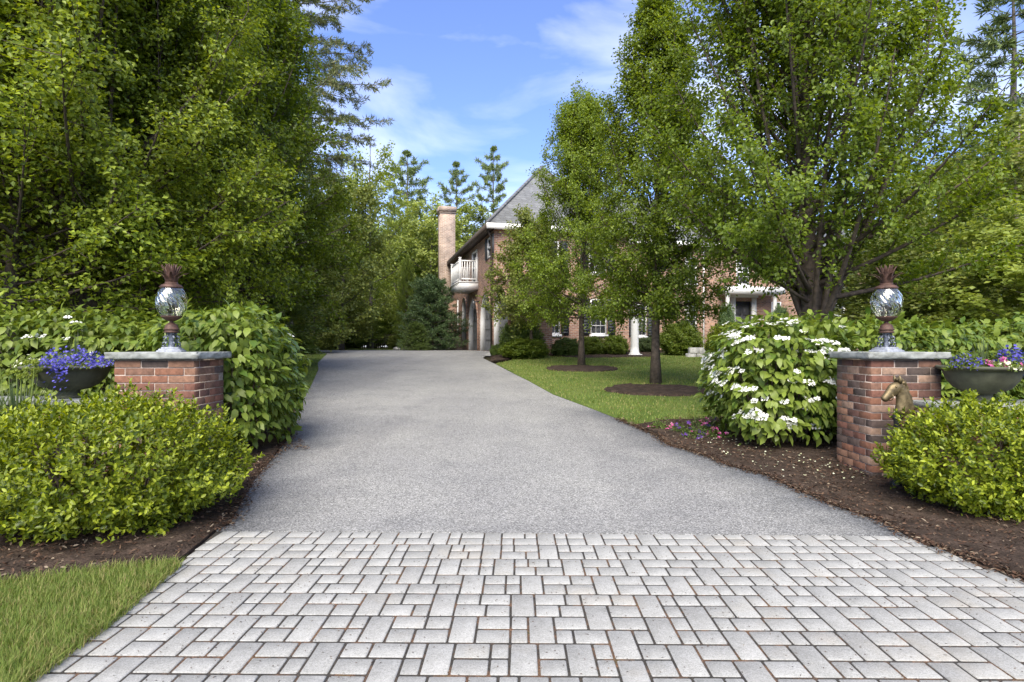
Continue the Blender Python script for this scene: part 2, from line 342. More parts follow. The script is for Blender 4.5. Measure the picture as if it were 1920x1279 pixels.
def paver_mat():
    m, t, b, o = newmat('grey_paver')
    oi = nd(t, 'ObjectInfo'); g = nd(t, 'NewGeometry')
    n = nd(t, 'TexNoise', Scale=260.0, Detail=5.0, Roughness=0.75); t.links.new(g.outputs['Position'], n.inputs['Vector'])
    n3 = nd(t, 'TexNoise', Scale=14.0, Detail=6.0, Roughness=0.7); t.links.new(g.outputs['Position'], n3.inputs['Vector'])
    r = ramp(t, [(0.3, (0.21, 0.21, 0.20)), (0.5, (0.325, 0.325, 0.31)), (0.72, (0.43, 0.43, 0.41))]); t.links.new(n.outputs['Fac'], r.inputs['Fac'])
    vo = nd(t, 'TexVoronoi', Scale=190.0); t.links.new(g.outputs['Position'], vo.inputs['Vector']); sc_ = nd(t, 'SeparateColor'); t.links.new(vo.outputs['Color'], sc_.inputs[0])
    rv = ramp(t, [(0.0, (0.78, 0.78, 0.77)), (0.25, (0.95, 0.95, 0.95)), (0.8, (1.02, 1.02, 1.02)), (1.0, (1.16, 1.16, 1.15))]); t.links.new(sc_.outputs[0], rv.inputs['Fac'])
    r3 = ramp(t, [(0.3, (0.86, 0.86, 0.85)), (0.65, (1.05, 1.05, 1.05))]); t.links.new(n3.outputs['Fac'], r3.inputs['Fac'])
    mx = nd(t, 'MixRGB', blend_type='MULTIPLY', Fac=1.0); mv = nd(t, 'MixRGB', blend_type='MULTIPLY', Fac=1.0); t.links.new(r.outputs[0], mv.inputs['Color1']); t.links.new(rv.outputs[0], mv.inputs['Color2'])
    t.links.new(mv.outputs[0], mx.inputs['Color1']); t.links.new(r3.outputs[0], mx.inputs['Color2'])
    mr = nd(t, 'MapRange'); mr.inputs['To Min'].default_value = 0.90; mr.inputs['To Max'].default_value = 1.08; t.links.new(oi.outputs['Random'], mr.inputs['Value'])
    h = nd(t, 'HueSaturation'); t.links.new(mx.outputs[0], h.inputs['Color']); t.links.new(mr.outputs[0], h.inputs['Value'])
    # rusty and mossy staining in large soft patches
    n4 = nd(t, 'TexNoise', Scale=1.9, Detail=5.0, Roughness=0.6); t.links.new(g.outputs['Position'], n4.inputs['Vector'])
    r4 = ramp(t, [(0.55, (0, 0, 0)), (0.75, (0.36, 0.36, 0.36))]); t.links.new(n4.outputs['Fac'], r4.inputs['Fac'])
    m4 = nd(t, 'MixRGB', blend_type='MIX'); m4.inputs['Color2'].default_value = (0.33, 0.28, 0.20, 1)
    t.links.new(r4.outputs[0], m4.inputs['Fac']); t.links.new(h.outputs[0], m4.inputs['Color1'])
    t.links.new(m4.outputs[0], b.inputs['Base Color']); b.inputs['Roughness'].default_value = 0.92; b.inputs['Specular IOR Level'].default_value = 0.2
    bp = nd(t, 'Bump', Strength=0.55, Distance=0.003); t.links.new(n.outputs['Fac'], bp.inputs['Height']); t.links.new(bp.outputs[0], b.inputs['Normal'])
    return m
M['paver'] = paver_mat()
def joint_mat():
    m, t, b, o = newmat('paver_joint_grit')
    g = nd(t, 'NewGeometry'); n = nd(t, 'TexNoise', Scale=6.0, Detail=8.0, Roughness=0.7); t.links.new(g.outputs['Position'], n.inputs['Vector'])
    r = ramp(t, [(0.35, (0.022, 0.020, 0.018)), (0.5, (0.04, 0.035, 0.028)), (0.6, (0.12, 0.065, 0.035)), (0.72, (0.045, 0.055, 0.016))]); t.links.new(n.outputs['Fac'], r.inputs['Fac'])
    n2 = nd(t, 'TexNoise', Scale=160.0, Detail=3.0); t.links.new(g.outputs['Position'], n2.inputs['Vector'])
    r2 = ramp(t, [(0.35, (0.4, 0.4, 0.4)), (0.7, (1.6, 1.6, 1.6))]); t.links.new(n2.outputs['Fac'], r2.inputs['Fac'])
    mx = nd(t, 'MixRGB', blend_type='MULTIPLY', Fac=1.0); t.links.new(r.outputs[0], mx.inputs['Color1']); t.links.new(r2.outputs[0], mx.inputs['Color2'])
    t.links.new(mx.outputs[0], b.inputs['Base Color']); b.inputs['Roughness'].default_value = 1.0
    return m
M['joint'] = joint_mat()
def asphalt_mat():
    m, t, b, o = newmat('worn_asphalt')
    g = nd(t, 'NewGeometry')
    v = nd(t, 'TexVoronoi', Scale=135.0); v.inputs['Randomness'].default_value = 1.0; t.links.new(g.outputs['Position'], v.inputs['Vector'])
    sp = nd(t, 'SeparateColor'); t.links.new(v.outputs['Color'], sp.inputs[0])
    r = ramp(t, [(0.0, (0.09, 0.09, 0.087)), (0.3, (0.18, 0.18, 0.173)), (0.62, (0.262, 0.261, 0.252)), (0.86, (0.345, 0.343, 0.33)), (1.0, (0.47, 0.466, 0.445))]); t.links.new(sp.outputs[0], r.inputs['Fac'])
    n = nd(t, 'TexNoise', Scale=0.55, Detail=7.0, Roughness=0.6); t.links.new(g.outputs['Position'], n.inputs['Vector'])
    r2 = ramp(t, [(0.3, (0.86, 0.86, 0.88)), (0.7, (1.1, 1.1, 1.08))]); t.links.new(n.outputs['Fac'], r2.inputs['Fac'])
    mx = nd(t, 'MixRGB', blend_type='MULTIPLY', Fac=1.0); t.links.new(r.outputs[0], mx.inputs['Color1']); t.links.new(r2.outputs[0], mx.inputs['Color2'])
    mpg = nd(t, 'Mapping'); mpg.inputs['Scale'].default_value = (1.0, 0.10, 1.0); t.links.new(g.outputs['Position'], mpg.inputs['Vector'])
    nst = nd(t, 'TexNoise', Scale=1.5, Detail=5.0); t.links.new(mpg.outputs[0], nst.inputs['Vector']); rst = ramp(t, [(0.3, (0.88, 0.88, 0.89)), (0.7, (1.07, 1.07, 1.06))]); t.links.new(nst.outputs['Fac'], rst.inputs['Fac'])
    mst = nd(t, 'MixRGB', blend_type='MULTIPLY', Fac=1.0); t.links.new(mx.outputs[0], mst.inputs['Color1']); t.links.new(rst.outputs[0], mst.inputs['Color2']); mx = mst
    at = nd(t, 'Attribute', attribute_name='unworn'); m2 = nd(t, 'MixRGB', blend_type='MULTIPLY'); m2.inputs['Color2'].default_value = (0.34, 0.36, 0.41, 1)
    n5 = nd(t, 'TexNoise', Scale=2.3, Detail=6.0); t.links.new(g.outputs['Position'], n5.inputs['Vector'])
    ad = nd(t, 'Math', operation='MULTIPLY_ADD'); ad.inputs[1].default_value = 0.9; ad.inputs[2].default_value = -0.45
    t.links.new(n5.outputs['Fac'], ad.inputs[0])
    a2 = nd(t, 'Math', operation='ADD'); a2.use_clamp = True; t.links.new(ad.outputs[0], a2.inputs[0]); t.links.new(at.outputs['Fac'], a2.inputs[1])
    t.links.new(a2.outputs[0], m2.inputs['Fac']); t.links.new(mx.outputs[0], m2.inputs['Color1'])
    t.links.new(m2.outputs[0], b.inputs['Base Color']); b.inputs['Roughness'].default_value = 0.85; b.inputs['Specular IOR Level'].default_value = 0.3
    bp = nd(t, 'Bump', Strength=0.7, Distance=0.004); t.links.new(v.outputs['Distance'], bp.inputs['Height']); t.links.new(bp.outputs[0], b.inputs['Normal'])
    return m
M['asphalt'] = asphalt_mat()
def ground_mat(name, stops, s1, s2, bump=0.8, bs=60.0, dist=0.02):
    m, t, b, o = newmat(name)
    g = nd(t, 'NewGeometry'); n = nd(t, 'TexNoise', Scale=s1, Detail=9.0, Roughness=0.7); t.links.new(g.outputs['Position'], n.inputs['Vector'])
    r = ramp(t, stops); t.links.new(n.outputs['Fac'], r.inputs['Fac'])
    n2 = nd(t, 'TexNoise', Scale=s2, Detail=4.0, Roughness=0.7); t.links.new(g.outputs['Position'], n2.inputs['Vector'])
    r2 = ramp(t, [(0.32, (0.5, 0.5, 0.5)), (0.7, (1.5, 1.5, 1.5))]); t.links.new(n2.outputs['Fac'], r2.inputs['Fac'])
    mx = nd(t, 'MixRGB', blend_type='MULTIPLY', Fac=1.0); t.links.new(r.outputs[0], mx.inputs['Color1']); t.links.new(r2.outputs[0], mx.inputs['Color2'])
    t.links.new(mx.outputs[0], b.inputs['Base Color']); b.inputs['Roughness'].default_value = 1.0; b.inputs['Specular IOR Level'].default_value = 0.1
    n3 = nd(t, 'TexNoise', Scale=bs, Detail=4.0); t.links.new(g.outputs['Position'], n3.inputs['Vector'])
    bp = nd(t, 'Bump', Strength=bump, Distance=dist); t.links.new(n3.outputs['Fac'], bp.inputs['Height']); t.links.new(bp.outputs[0], b.inputs['Normal'])
    return m
M['mulch'] = ground_mat('bark_mulch', [(0.3, (0.024, 0.018, 0.014)), (0.5, (0.048, 0.035, 0.027)), (0.7, (0.09, 0.064, 0.049))], 9.0, 90.0)
M['lawn'] = ground_mat('lawn_turf', [(0.3, (0.072, 0.112, 0.024)), (0.5, (0.105, 0.152, 0.034)), (0.72, (0.18, 0.19, 0.06))], 0.9, 60.0, 0.8, 90.0)
M['forest'] = ground_mat('forest_floor', [(0.3, (0.025, 0.028, 0.012)), (0.6, (0.05, 0.042, 0.022)), (0.75, (0.04, 0.055, 0.018))], 1.2, 30.0)
M['chip'] = leafmat('wood_chips', [(0.038, 0.022, 0.015), (0.068, 0.039, 0.026), (0.120, 0.075, 0.049), (0.045, 0.027, 0.019), (0.225, 0.180, 0.128)], 0.0, 0.9, 0.1)

# ------------------------------------------------------------------ setting: ground sheets
def inpoly(P, x, y):
    P = np.asarray(P); r = np.zeros(len(x), bool); j = len(P) - 1
    for i in range(len(P)):
        c = ((P[i, 1] > y) != (P[j, 1] > y)) & (x < (P[j, 0] - P[i, 0]) * (y - P[i, 1]) / (P[j, 1] - P[i, 1] + 1e-12) + P[i, 0])
        r ^= c; j = i
    return r
def sample(P, n):
    P = np.asarray(P); a = P.min(0); b = P.max(0)
    q = rng.uniform(a, b, (int(n), 2)); k = inpoly(P, q[:, 0], q[:, 1]); return q[k]
def sheet(name, outline, off, mat_, step=None, amp=0.0, fr=3.0, kind='structure', parent=None, edge=0.0, thick=0.05):
    bm = bmesh.new()
    vsx = [bm.verts.new((x, y, 0)) for x, y in outline]
    es = [bm.edges.new((vsx[i], vsx[(i + 1) % len(vsx)])) for i in range(len(vsx))]
    bmesh.ops.triangle_fill(bm, edges=es, use_beauty=True, use_dissolve=False)
    cuts = [((0, SLOPE0, 0), (0, 1, 0)), ((0, SLOPE1, 0), (0, 1, 0))]
    if step:
        xs = [p[0] for p in outline]; ys = [p[1] for p in outline]
        cuts += [((c, 0, 0), (1, 0, 0)) for c in np.arange(min(xs) + step * .5, max(xs), step)]
        cuts += [((0, c, 0), (0, 1, 0)) for c in np.arange(min(ys) + step * .37, max(ys), step)]
    for co, no in cuts:
        bmesh.ops.bisect_plane(bm, geom=bm.verts[:] + bm.edges[:] + bm.faces[:], plane_co=co, plane_no=no, dist=1e-5)
    bmesh.ops.recalc_face_normals(bm, faces=bm.faces)
    if bm.faces and sum(f.normal.z for f in bm.faces) < 0: bmesh.ops.reverse_faces(bm, faces=bm.faces)
    # a skirt gives the sheet its thickness
    rim = [e for e in bm.edges if len(e.link_faces) == 1]
    for v in bm.verts:
        h = 0.0
        if amp and not any(len(e.link_faces) == 1 for e in v.link_edges):
            h = edge + amp * (math.sin(v.co.x * fr + 1.3) * math.cos(v.co.y * fr * 1.13) * .6 + random.uniform(-.4, .4))
        v.co.z = float(G(v.co.y)) + off + h
    ret = bmesh.ops.extrude_edge_only(bm, edges=rim)
    for g_ in ret['geom']:
        if isinstance(g_, bmesh.types.BMVert): g_.co.z -= thick
    me = bpy.data.meshes.new(name); bm.to_mesh(me); bm.free(); me.materials.append(mat_)
    return link(name, me, parent, kind)
def dist_poly(pts, line):
    d = np.full(len(pts), 1e9); L = np.asarray(line)
    for a, b in zip(L[:-1], L[1:]):
        ab = b - a; t = np.clip(((pts - a) @ ab) / (ab @ ab), 0, 1); d = np.minimum(d, np.linalg.norm(pts - (a + t[:, None] * ab), axis=1))
    return d

mb = MB()
ys = [-25, SLOPE0, SLOPE1, 160]; xs = [-130, 130]
V = [(x, y, float(G(y)) - 0.06) for y in ys for x in xs]
mb.add(V, [(0, 1, 3, 2), (2, 3, 5, 4), (4, 5, 7, 6)])
mb.obj('ground', M['forest'], kind='structure')

right_edge = [gp(*p) for p in [(1700, 1008), (1650, 980), (1560, 950), (1480, 915), (1439, 895), (1369, 877), (1317, 855), (1251, 836), (1232, 820), (1186, 800), (1157, 787), (1120, 772), (1037, 741), (992, 716), (964, 702), (930, 684), (905, 672)]]
left_edge = [gp(*p) for p in [(405, 998), (430, 985), (456, 940), (478, 900), (514, 856), (545, 787), (564, 759), (585, 721), (597, 694), (596, 681)]] + [(-7.6, 24.6), (-10, 25.6), (-19, 26.2)]
drive = right_edge + [(-0.9, 26.2), (-2.7, 32.9)] + [(-19, 33.5)] + left_edge[::-1]
drv = sheet('driveway', drive, 0.012, M['asphalt'], step=0.6)
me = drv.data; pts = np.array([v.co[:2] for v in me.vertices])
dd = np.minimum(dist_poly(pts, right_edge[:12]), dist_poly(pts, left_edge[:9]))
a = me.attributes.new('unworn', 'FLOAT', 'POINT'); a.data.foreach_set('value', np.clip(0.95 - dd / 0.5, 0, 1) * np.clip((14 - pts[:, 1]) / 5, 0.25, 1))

# paver apron: grit bed, then the stones one by one
pv_left = [(-1.99, 4.02), (-1.90, 3.37), (-1.82, 2.62), (-1.80, 2.23), (-1.80, 0.9)]
pv_right = [(2.58, 3.91), (2.66, 3.5), (2.74, 3.1), (2.8, 2.6), (2.86, 0.9)]
bed_poly = pv_left + pv_right[::-1]
bed = sheet('paved_apron', bed_poly, 0.004, M['joint'], step=0.5)
bed['label'] = 'light grey paver apron across the mouth of the driveway'

# lawns and beds
bed_l = [(-2.0, 4.03), (-1.97, 3.8), (-1.93, 3.42), (-2.15, 3.33), (-2.5, 3.2), (-2.85, 3.0), (-3.4, 2.9), (-5, 2.85), (-9, 2.9), (-11, 7.2), (-5, 7.6), gp(560, 800), gp(514, 858), gp(478, 902), gp(452, 946), gp(430, 988)]
sheet('mulch_bed', bed_l, 0.018, M['mulch'], step=0.22, amp=0.022, edge=0.02)
lawn_fl = [(-1.93, 3.40), (-1.83, 2.62), (-1.81, 2.2), (-1.81, 0.3), (-9, 0.3), (-9, 2.92), (-5, 2.87), (-3.4, 2.92), (-2.85, 3.02), (-2.5, 3.22), (-2.15, 3.35)]
sheet('lawn', lawn_fl, 0.012, M['lawn'], step=0.4, amp=0.01, edge=0.012)
bed_r = [pv_right[0], gp(1650, 979), gp(1560, 949), gp(1480, 914), gp(1439, 894), gp(1369, 876), gp(1317, 854), gp(1251, 835), gp(1232, 819), gp(1186, 799), gp(1240, 790), gp(1330, 786), (4.5, 8.6), (12, 9.2), (12, 3.0), (6, 2.6), (2.83, 2.2), (2.76, 3.1), (2.68, 3.5)]
sheet('mulch_bed', bed_r, 0.018, M['mulch'], step=0.22, amp=0.022, edge=0.02)
lawn_r = [gp(1188, 798), gp(1157, 786), gp(1120, 771), gp(1037, 740), gp(992, 715), gp(964, 701), gp(930, 683), (1.0, 24.4), (9.0, 26.6), (14, 26.8), (24, 20), (14, 9.2), (4.5, 8.5), gp(1330, 787), gp(1240, 791)]
sheet('lawn', lawn_r, 0.010, M['lawn'], step=0.7, amp=0.012, edge=0.01)
lawn_l = [gp(564, 758), gp(585, 720), gp(597, 693), gp(596, 681), (-7.6, 24.55), (-10, 25.5), (-19, 26.1), (-19, 7.5), (-5, 7.5)]
sheet('lawn', lawn_l, 0.010, M['lawn'], step=0.7, amp=0.012, edge=0.01)
lawn_b = [(-26, 33.45), (-2.9, 33.0), (-4.6, 47), (-26, 47)]
sheet('lawn', lawn_b, 0.010, M['lawn'], step=1.2, amp=0.015, edge=0.01)
bed_h = [gp(918, 679), (0.95, 23.2), (2.6, 21.6), (5.5, 22.4), (5.9, 24.6), (9.0, 26.5), (6, 28), (-0.8, 25.5)]
sheet('mulch_bed', bed_h, 0.030, M['mulch'], step=0.4, amp=0.03, edge=0.03)
sheet('concrete_walk', [(-1.05, 23.3), (0.1, 22.6), (0.75, 23.2), (-0.2, 24.9), (-0.9, 25.4)], 0.05, M['concrete'])
rings = []
for (px, py, rx) in ((1230, 734, 1.0), (1092, 693, 1.05)):
    cx, cy = gp(px, py); rings.append((cx, cy))
    sheet('mulch_ring', [(cx + rx * math.cos(k / 28 * 6.283) * random.uniform(.95, 1.05), cy + rx * 0.92 * math.sin(k / 28 * 6.283) * random.uniform(.95, 1.05)) for k in range(28)], 0.022, M['mulch'], step=0.2, amp=0.02, edge=0.04)

def in_any_ring(q, r=1.0):
    k = np.zeros(len(q), bool)
    for cx, cy in rings: k |= ((q[:, 0] - cx) ** 2 + (q[:, 1] - cy) ** 2) < r * r
    return k
def grass(name, poly, n, h, wd, off, label, lean=0.5, tall_edge=None):
    q = sample(poly, n); q = q[~in_any_ring(q)]
    k = len(q); az_ = rng.uniform(0, 6.283, k)
    hh = h * rng.uniform(.55, 1.25, k); ln = lean * rng.uniform(0.1, 1, k)
    if tall_edge is not None: hh = hh * (1 + 0.8 * (dist_poly(q, tall_edge) < 0.06))
    Pb = np.column_stack([q, G(q[:, 1]) + off])
    D = np.column_stack([np.cos(az_) * ln, np.sin(az_) * ln, np.ones(k)])
    S = np.column_stack([-np.sin(az_), np.cos(az_), np.zeros(k)]) * (wd * .5)
    mid = Pb + D * hh[:, None] * .55; tip = Pb + D * hh[:, None] + np.column_stack([np.cos(az_) * ln * hh * .6, np.sin(az_) * ln * hh * .6, -.12 * hh])
    Vv = np.stack([Pb - S, Pb + S, mid + S * .8, tip, mid - S * .8], 1); b_ = (np.arange(k) * 5)[:, None]
    m = MB(); m.add(Vv.reshape(-1, 3), b_ + np.array([[0, 1, 2, 4]])); m.f.append(b_ + np.array([[4, 2, 3]])); m.m.append(0)
    o = m.obj(name, M['grass'], kind='stuff'); tag(o, label, 'grass'); return o
vis_fl = [(-1.92, 3.42), (-1.80, 2.2), (-1.80, 1.6), (-3.6, 1.6), (-3.9, 2.88), (-2.85, 3.02), (-2.5, 3.22), (-2.15, 3.35)]
grass('grass', vis_fl, 52000, 0.055, 0.0032, 0.015, 'short green lawn grass in the corner beside the pavers', 0.6)
grass('grass', [(-1.95, 3.42), (-1.84, 2.62), (-1.82, 1.7), (-1.74, 1.7), (-1.77, 2.62), (-1.86, 3.38)], 7000, 0.05, 0.0034, 0.012, 'ragged grass fringe leaning over the paver edge', 1.0)
grass('grass', lawn_r, 150000, 0.045, 0.012, 0.015, 'mown lawn grass in front of the house', 0.6)
grass('grass', lawn_l, 30000, 0.05, 0.012, 0.015, 'mown lawn grass behind the leafy hedge along the drive', 0.6)
grass('grass', lawn_b, 30000, 0.07, 0.03, 0.015, 'strip of lawn grass at the far end of the parking court', 0.6)

def chips(name, poly, n, size, label, off=0.045):
    q = sample(poly, n); k = len(q)
    az_ = rng.uniform(0, 6.283, k)
    D = np.column_stack([np.cos(az_), np.sin(az_), rng.normal(0, .35, k)]); N = np.column_stack([rng.normal(0, .5, (k, 2)), np.ones(k)])
    m = MB(); P_ = np.column_stack([q, G(q[:, 1]) + off + rng.uniform(-.012, .01, k)])
    leaf_geo(m, P_, D, N, size * rng.uniform(.4, 1.5, k), size * .38 * rng.uniform(.5, 1.4, k), 'hex', curl=.08)
    o = m.obj(name, M['chip'], kind='stuff'); tag(o, label, 'mulch')
chips('mulch_chips', [(-1.95, 4.0), (-1.93, 3.45), (-2.5, 3.22), (-2.9, 3.02), (-5, 2.9), (-5, 4.8), (-2.2, 6.5), gp(545, 800), gp(480, 902), gp(432, 985)], 16000, 0.03, 'loose bark chips under the boxwood beside the lawn corner')
chips('mulch_chips', bed_r, 60000, 0.03, 'loose bark chips between the drive and the pillar with the horse head')
def edge_chips(line, n, label, matn='chip'):
    L_ = np.asarray(line); seg = np.linalg.norm(np.diff(L_, axis=0), axis=1); cum = np.concatenate([[0], np.cumsum(seg)]); u = rng.uniform(0, cum[-1], n)
    q = np.column_stack([np.interp(u, cum, L_[:, 0]), np.interp(u, cum, L_[:, 1])]) + rng.normal(0, .045, (n, 2)); az_ = rng.uniform(0, 6.283, n); m = MB()
    leaf_geo(m, np.column_stack([q, G(q[:, 1]) + rng.uniform(.018, .04, n)]), np.column_stack([np.cos(az_), np.sin(az_), rng.normal(0, .25, n)]), np.column_stack([rng.normal(0, .4, (n, 2)), np.ones(n)]), .026 * rng.uniform(.4, 1.5, n), .01 * rng.uniform(.5, 1.5, n), 'hex', curl=.08)
    tag(m.obj('mulch_chips', M[matn], kind='stuff'), label, 'mulch')
edge_chips(right_edge[:11], 3600, 'bark crumbs spilling onto the asphalt edge below the white viburnum')
edge_chips(left_edge[:6], 1800, 'bark crumbs spilling onto the asphalt edge below the leafy viburnum')
edge_chips(pv_right[:4], 900, 'bark crumbs along the paver edge below the horse head boxwood')
chips('mulch_chips', bed_h, 5000, 0.05, 'loose bark chips under the shrubs along the house', 0.06)
for cx, cy in rings:
    pass
# pale fallen petals on the mulch
q = sample([gp(1440, 905), gp(1380, 868), gp(1290, 842), gp(1330, 820), (3.2, 5.9), (3.15, 5.1)], 190); k = len(q)
m = MB(); az_ = rng.uniform(0, 6.283, k)
leaf_geo(m, np.column_stack([q, G(q[:, 1]) + .062]), np.column_stack([np.cos(az_), np.sin(az_), rng.normal(0, .2, k)]), np.column_stack([rng.normal(0, .3, (k, 2)), np.ones(k)]), .022, .02, 'hex')
tag(m.obj('fallen_petals', M['creampetal'], kind='stuff'), 'pale petals fallen on the mulch under the white viburnum', 'petals')
# debris in the paver joints
q = sample([(-1.7, 3.9), (-1.7, 2.2), (2.6, 2.2), (2.5, 3.8)], 900); k = len(q); az_ = rng.uniform(0, 6.283, k)
m = MB(); leaf_geo(m, np.column_stack([q, np.full(k, .0105)]), np.column_stack([np.cos(az_), np.sin(az_), np.zeros(k)]), np.column_stack([rng.normal(0, .2, (k, 2)), np.ones(k)]), .011, .004, 'tri')
tag(m.obj('leaf_litter', M['chip'], kind='stuff'), 'tiny brown leaf litter specks scattered over the pavers', 'litter')

# ------------------------------------------------------------------ pavers
ROW, GAP = 0.124, 0.0105
WS = {'s': 0.078, 'm': 0.116, 'l': 0.15}
rot = R(-0.75)
prow0 = 3.995
pieces = []
blocked = []
nrows = int((prow0 - 0.95) / ROW)
rr = random.Random(11)
for r_ in range(nrows):
    x = -2.35 + rr.uniform(-.1, 0); nb = []; last = ''; since = rr.randint(0, 3)
    blk = sorted(blocked)
    bi = 0
    while x < 3.1:
        nxt = blk[bi][0] if bi < len(blk) else 99
        room = nxt - x
        if room < 0.03:
            x = blk[bi][1]; bi += 1; last = 't'; since = 0; continue
        # choose widths that end exactly on the next tall stone
        if nxt < 50 and room < 0.41:
            best = None
            for combo in (('s',), ('m',), ('l',), ('s', 'l'), ('l', 's'), ('m', 's'), ('m', 'l'), ('l', 'm'), ('s', 'm'), ('l', 'l'), ('T', 'l'), ('l', 'T'), ('s', 'T', 'l'), ('l', 'T', 's'), ('l', 's', 'm'), ('s', 'T', 'm'), ('m', 'T', 's'), ('l', 'T', 'l'), ('m', 'T', 'l')):
                wsum = sum(WS['m' if c == 'T' else c] for c in combo); d = abs(wsum - room)
                pen = (0 if ('T' in combo) == (room > 0.30) else 0.012)
                d = d + pen + rr.uniform(0, .008) - .004 * len(combo)
                if best is None or d < best[0]: best = (d, combo, wsum)
            kf = room / best[2]
            for c in best[1]:
                wd = WS['m' if c == 'T' else c] * kf
                tall = c == 'T' and r_ < nrows - 1
                pieces.append((x, x + wd, r_, 2 if tall else 1))
                if tall: nb.append((x, x + wd))
                x += wd
            last = best[1][-1]; continue
        if since >= 2 and last != 'T' and r_ < nrows - 1 and not any(abs(x - b1) < .02 for _, b1 in blocked) and rr.random() < .75:
            c = 'T'; since = 0
        else:
            c = rr.choice([k for k in ('s', 'l', 'm', 's') if k != last]); since += 1
        wd = WS['m' if c == 'T' else c]
        if c == 'T': nb.append((x, x + wd))
        pieces.append((x, x + wd, r_, 2 if c == 'T' else 1)); x += wd; last = c
    blocked = nb
cr, sr = math.cos(rot), math.sin(rot)
lx = np.array([p[0] for p in pv_left]); lyy = np.array([p[1] for p in pv_left]); rx_ = np.array([p[0] for p in pv_right]); ry_ = np.array([p[1] for p in pv_right])
cand = []
for (x0, x1, r_, hgt) in pieces:
    yb = prow0 - r_ * ROW; ya = yb - hgt * ROW
    cx, cy = (x0 + x1) / 2, (ya + yb) / 2
    wx, wy = cx * cr - (cy - prow0) * sr, prow0 + cx * sr + (cy - prow0) * cr
    L_ = np.interp(wy, lyy[::-1], lx[::-1]); R_ = np.interp(wy, ry_[::-1], rx_[::-1])
    hw = (x1 - x0) / 2
    if wx + hw < L_ + .03 or wx - hw > R_ - .03: continue
    a_, b_ = max(wx - hw, L_) - wx, min(wx + hw, R_) - wx
    if b_ - a_ < 0.04: continue
    cand.append((wx, wy, a_, b_, hgt, math.hypot(wx, wy)))
def in_view(c): return c[1] > 2.12 and abs(c[0]) < c[1] * .86
order = sorted([c for c in cand if in_view(c)], key=lambda c: -(c[3] - c[2]) * c[4] / c[5] ** 3)
keep = set(id(c) for c in order[:300])
cache = {}
def paver_geo(m, a_, b_, hgt, seed=0):
    h2 = hgt * ROW / 2 - .0075
    m.cbox(a_ + GAP / 2, b_ - GAP / 2, -h2, h2, -0.03, 0.0, 0.003 if seed == 0 else 0.004)
rest = MB()
for c in cand:
    wx, wy, a_, b_, hgt, _ = c
    z = 0.0078 + rr.uniform(-.0008, .0008)
    if id(c) in keep:
        key = (round(a_, 3), round(b_, 3), hgt, rr.randint(0, 1))
        if key not in cache:
            m = MB(); paver_geo(m, *key); cache[key] = m.mesh('paver', M['paver'])
        o = link('paver', cache[key], bed, loc=(wx, wy, z))
        o.rotation_euler = (R(rr.uniform(-.25, .25)), R(rr.uniform(-.25, .25)), rot + R(rr.uniform(-.7, .7)))
    else:
        m = MB(); paver_geo(m, a_, b_, hgt)
        v = m.v[0]; v2 = np.column_stack([v[:, 0] * cr - v[:, 1] * sr + wx, v[:, 0] * sr + v[:, 1] * cr + wy, v[:, 2] + z])
        for g_, i in zip(m.f, range(9)):
            rest.f.append(g_ + rest.n); rest.m.append(0)
        rest.v.append(v2); rest.n += len(v2)
rest.obj('small_pavers', M['paver'], bed, kind='stuff')

# ------------------------------------------------------------------ gate pillars
def pillar(name, label, x0, x1, y0, y1, ncourse=17):
    t = thing(name, label, 'gate pillar', ((x0 + x1) / 2, (y0 + y1) / 2, 0))
    wd, dp = x1 - x0, y1 - y0; t0 = 0.096; ch = 0.0677; mj = 0.0095
    z00 = -0.02
    m = MB(); m.box(-wd / 2 + .007, wd / 2 - .007, -dp / 2 + .007, dp / 2 - .007, -.1, z00 + ncourse * ch)
    m.obj('mortar_core', M['mortar'], t)
    bc = {}
    def brick(cx, cy, lx_, ly_, z):
        lx_ -= mj; ly_ -= mj if ly_ > 0.11 else 0
        key = (round(lx_, 3), round(ly_, 3), random.randint(0, 2))
        if key not in bc:
            q = MB(); c_ = .003; j = [random.uniform(-.0015, .0015) for _ in range(4)]
            q.cbox(-lx_ / 2 + j[0], lx_ / 2 + j[1], -ly_ / 2 + j[2], ly_ / 2 + j[3], 0, ch - mj, c_)
            bc[key] = q.mesh('brick', M['brick'])
        o = link('brick', bc[key], t, loc=(cx + random.uniform(-.0015, .0015), cy + random.uniform(-.002, .002), z))
    for k in range(ncourse):
        z = z00 + k * ch
        if k % 2 == 0:
            n = max(2, round(wd / .213)); L = wd / n
            for i in range(n):
                for s in (-1, 1): brick(-wd / 2 + L * (i + .5), s * (dp / 2 - t0 / 2), L, t0, z)
            d2 = dp - 2 * t0; n = max(1, round(d2 / .213)); L = d2 / n
            for i in range(n):
                for s in (-1, 1): brick(s * (wd / 2 - t0 / 2), -d2 / 2 + L * (i + .5), t0 + mj, L, z)
        else:
            n = max(2, round(dp / .213)); L = dp / n
            for i in range(n):
                for s in (-1, 1): brick(s * (wd / 2 - t0 / 2), -dp / 2 + L * (i + .5), t0 + mj, L, z)
            w2 = wd - 2 * t0; n = max(1, round(w2 / .213)); L = w2 / n
            for i in range(n):
                for s in (-1, 1): brick(-w2 / 2 + L * (i + .5), s * (dp / 2 - t0 / 2), L, t0, z)
    slab(t, 'coping_stone', -wd / 2 - .05, wd / 2 + .05, -dp / 2 - .05, dp / 2 + .05, z00 + ncourse * ch + .004, .062)
    t['top'] = z00 + ncourse * ch + .066
    return t
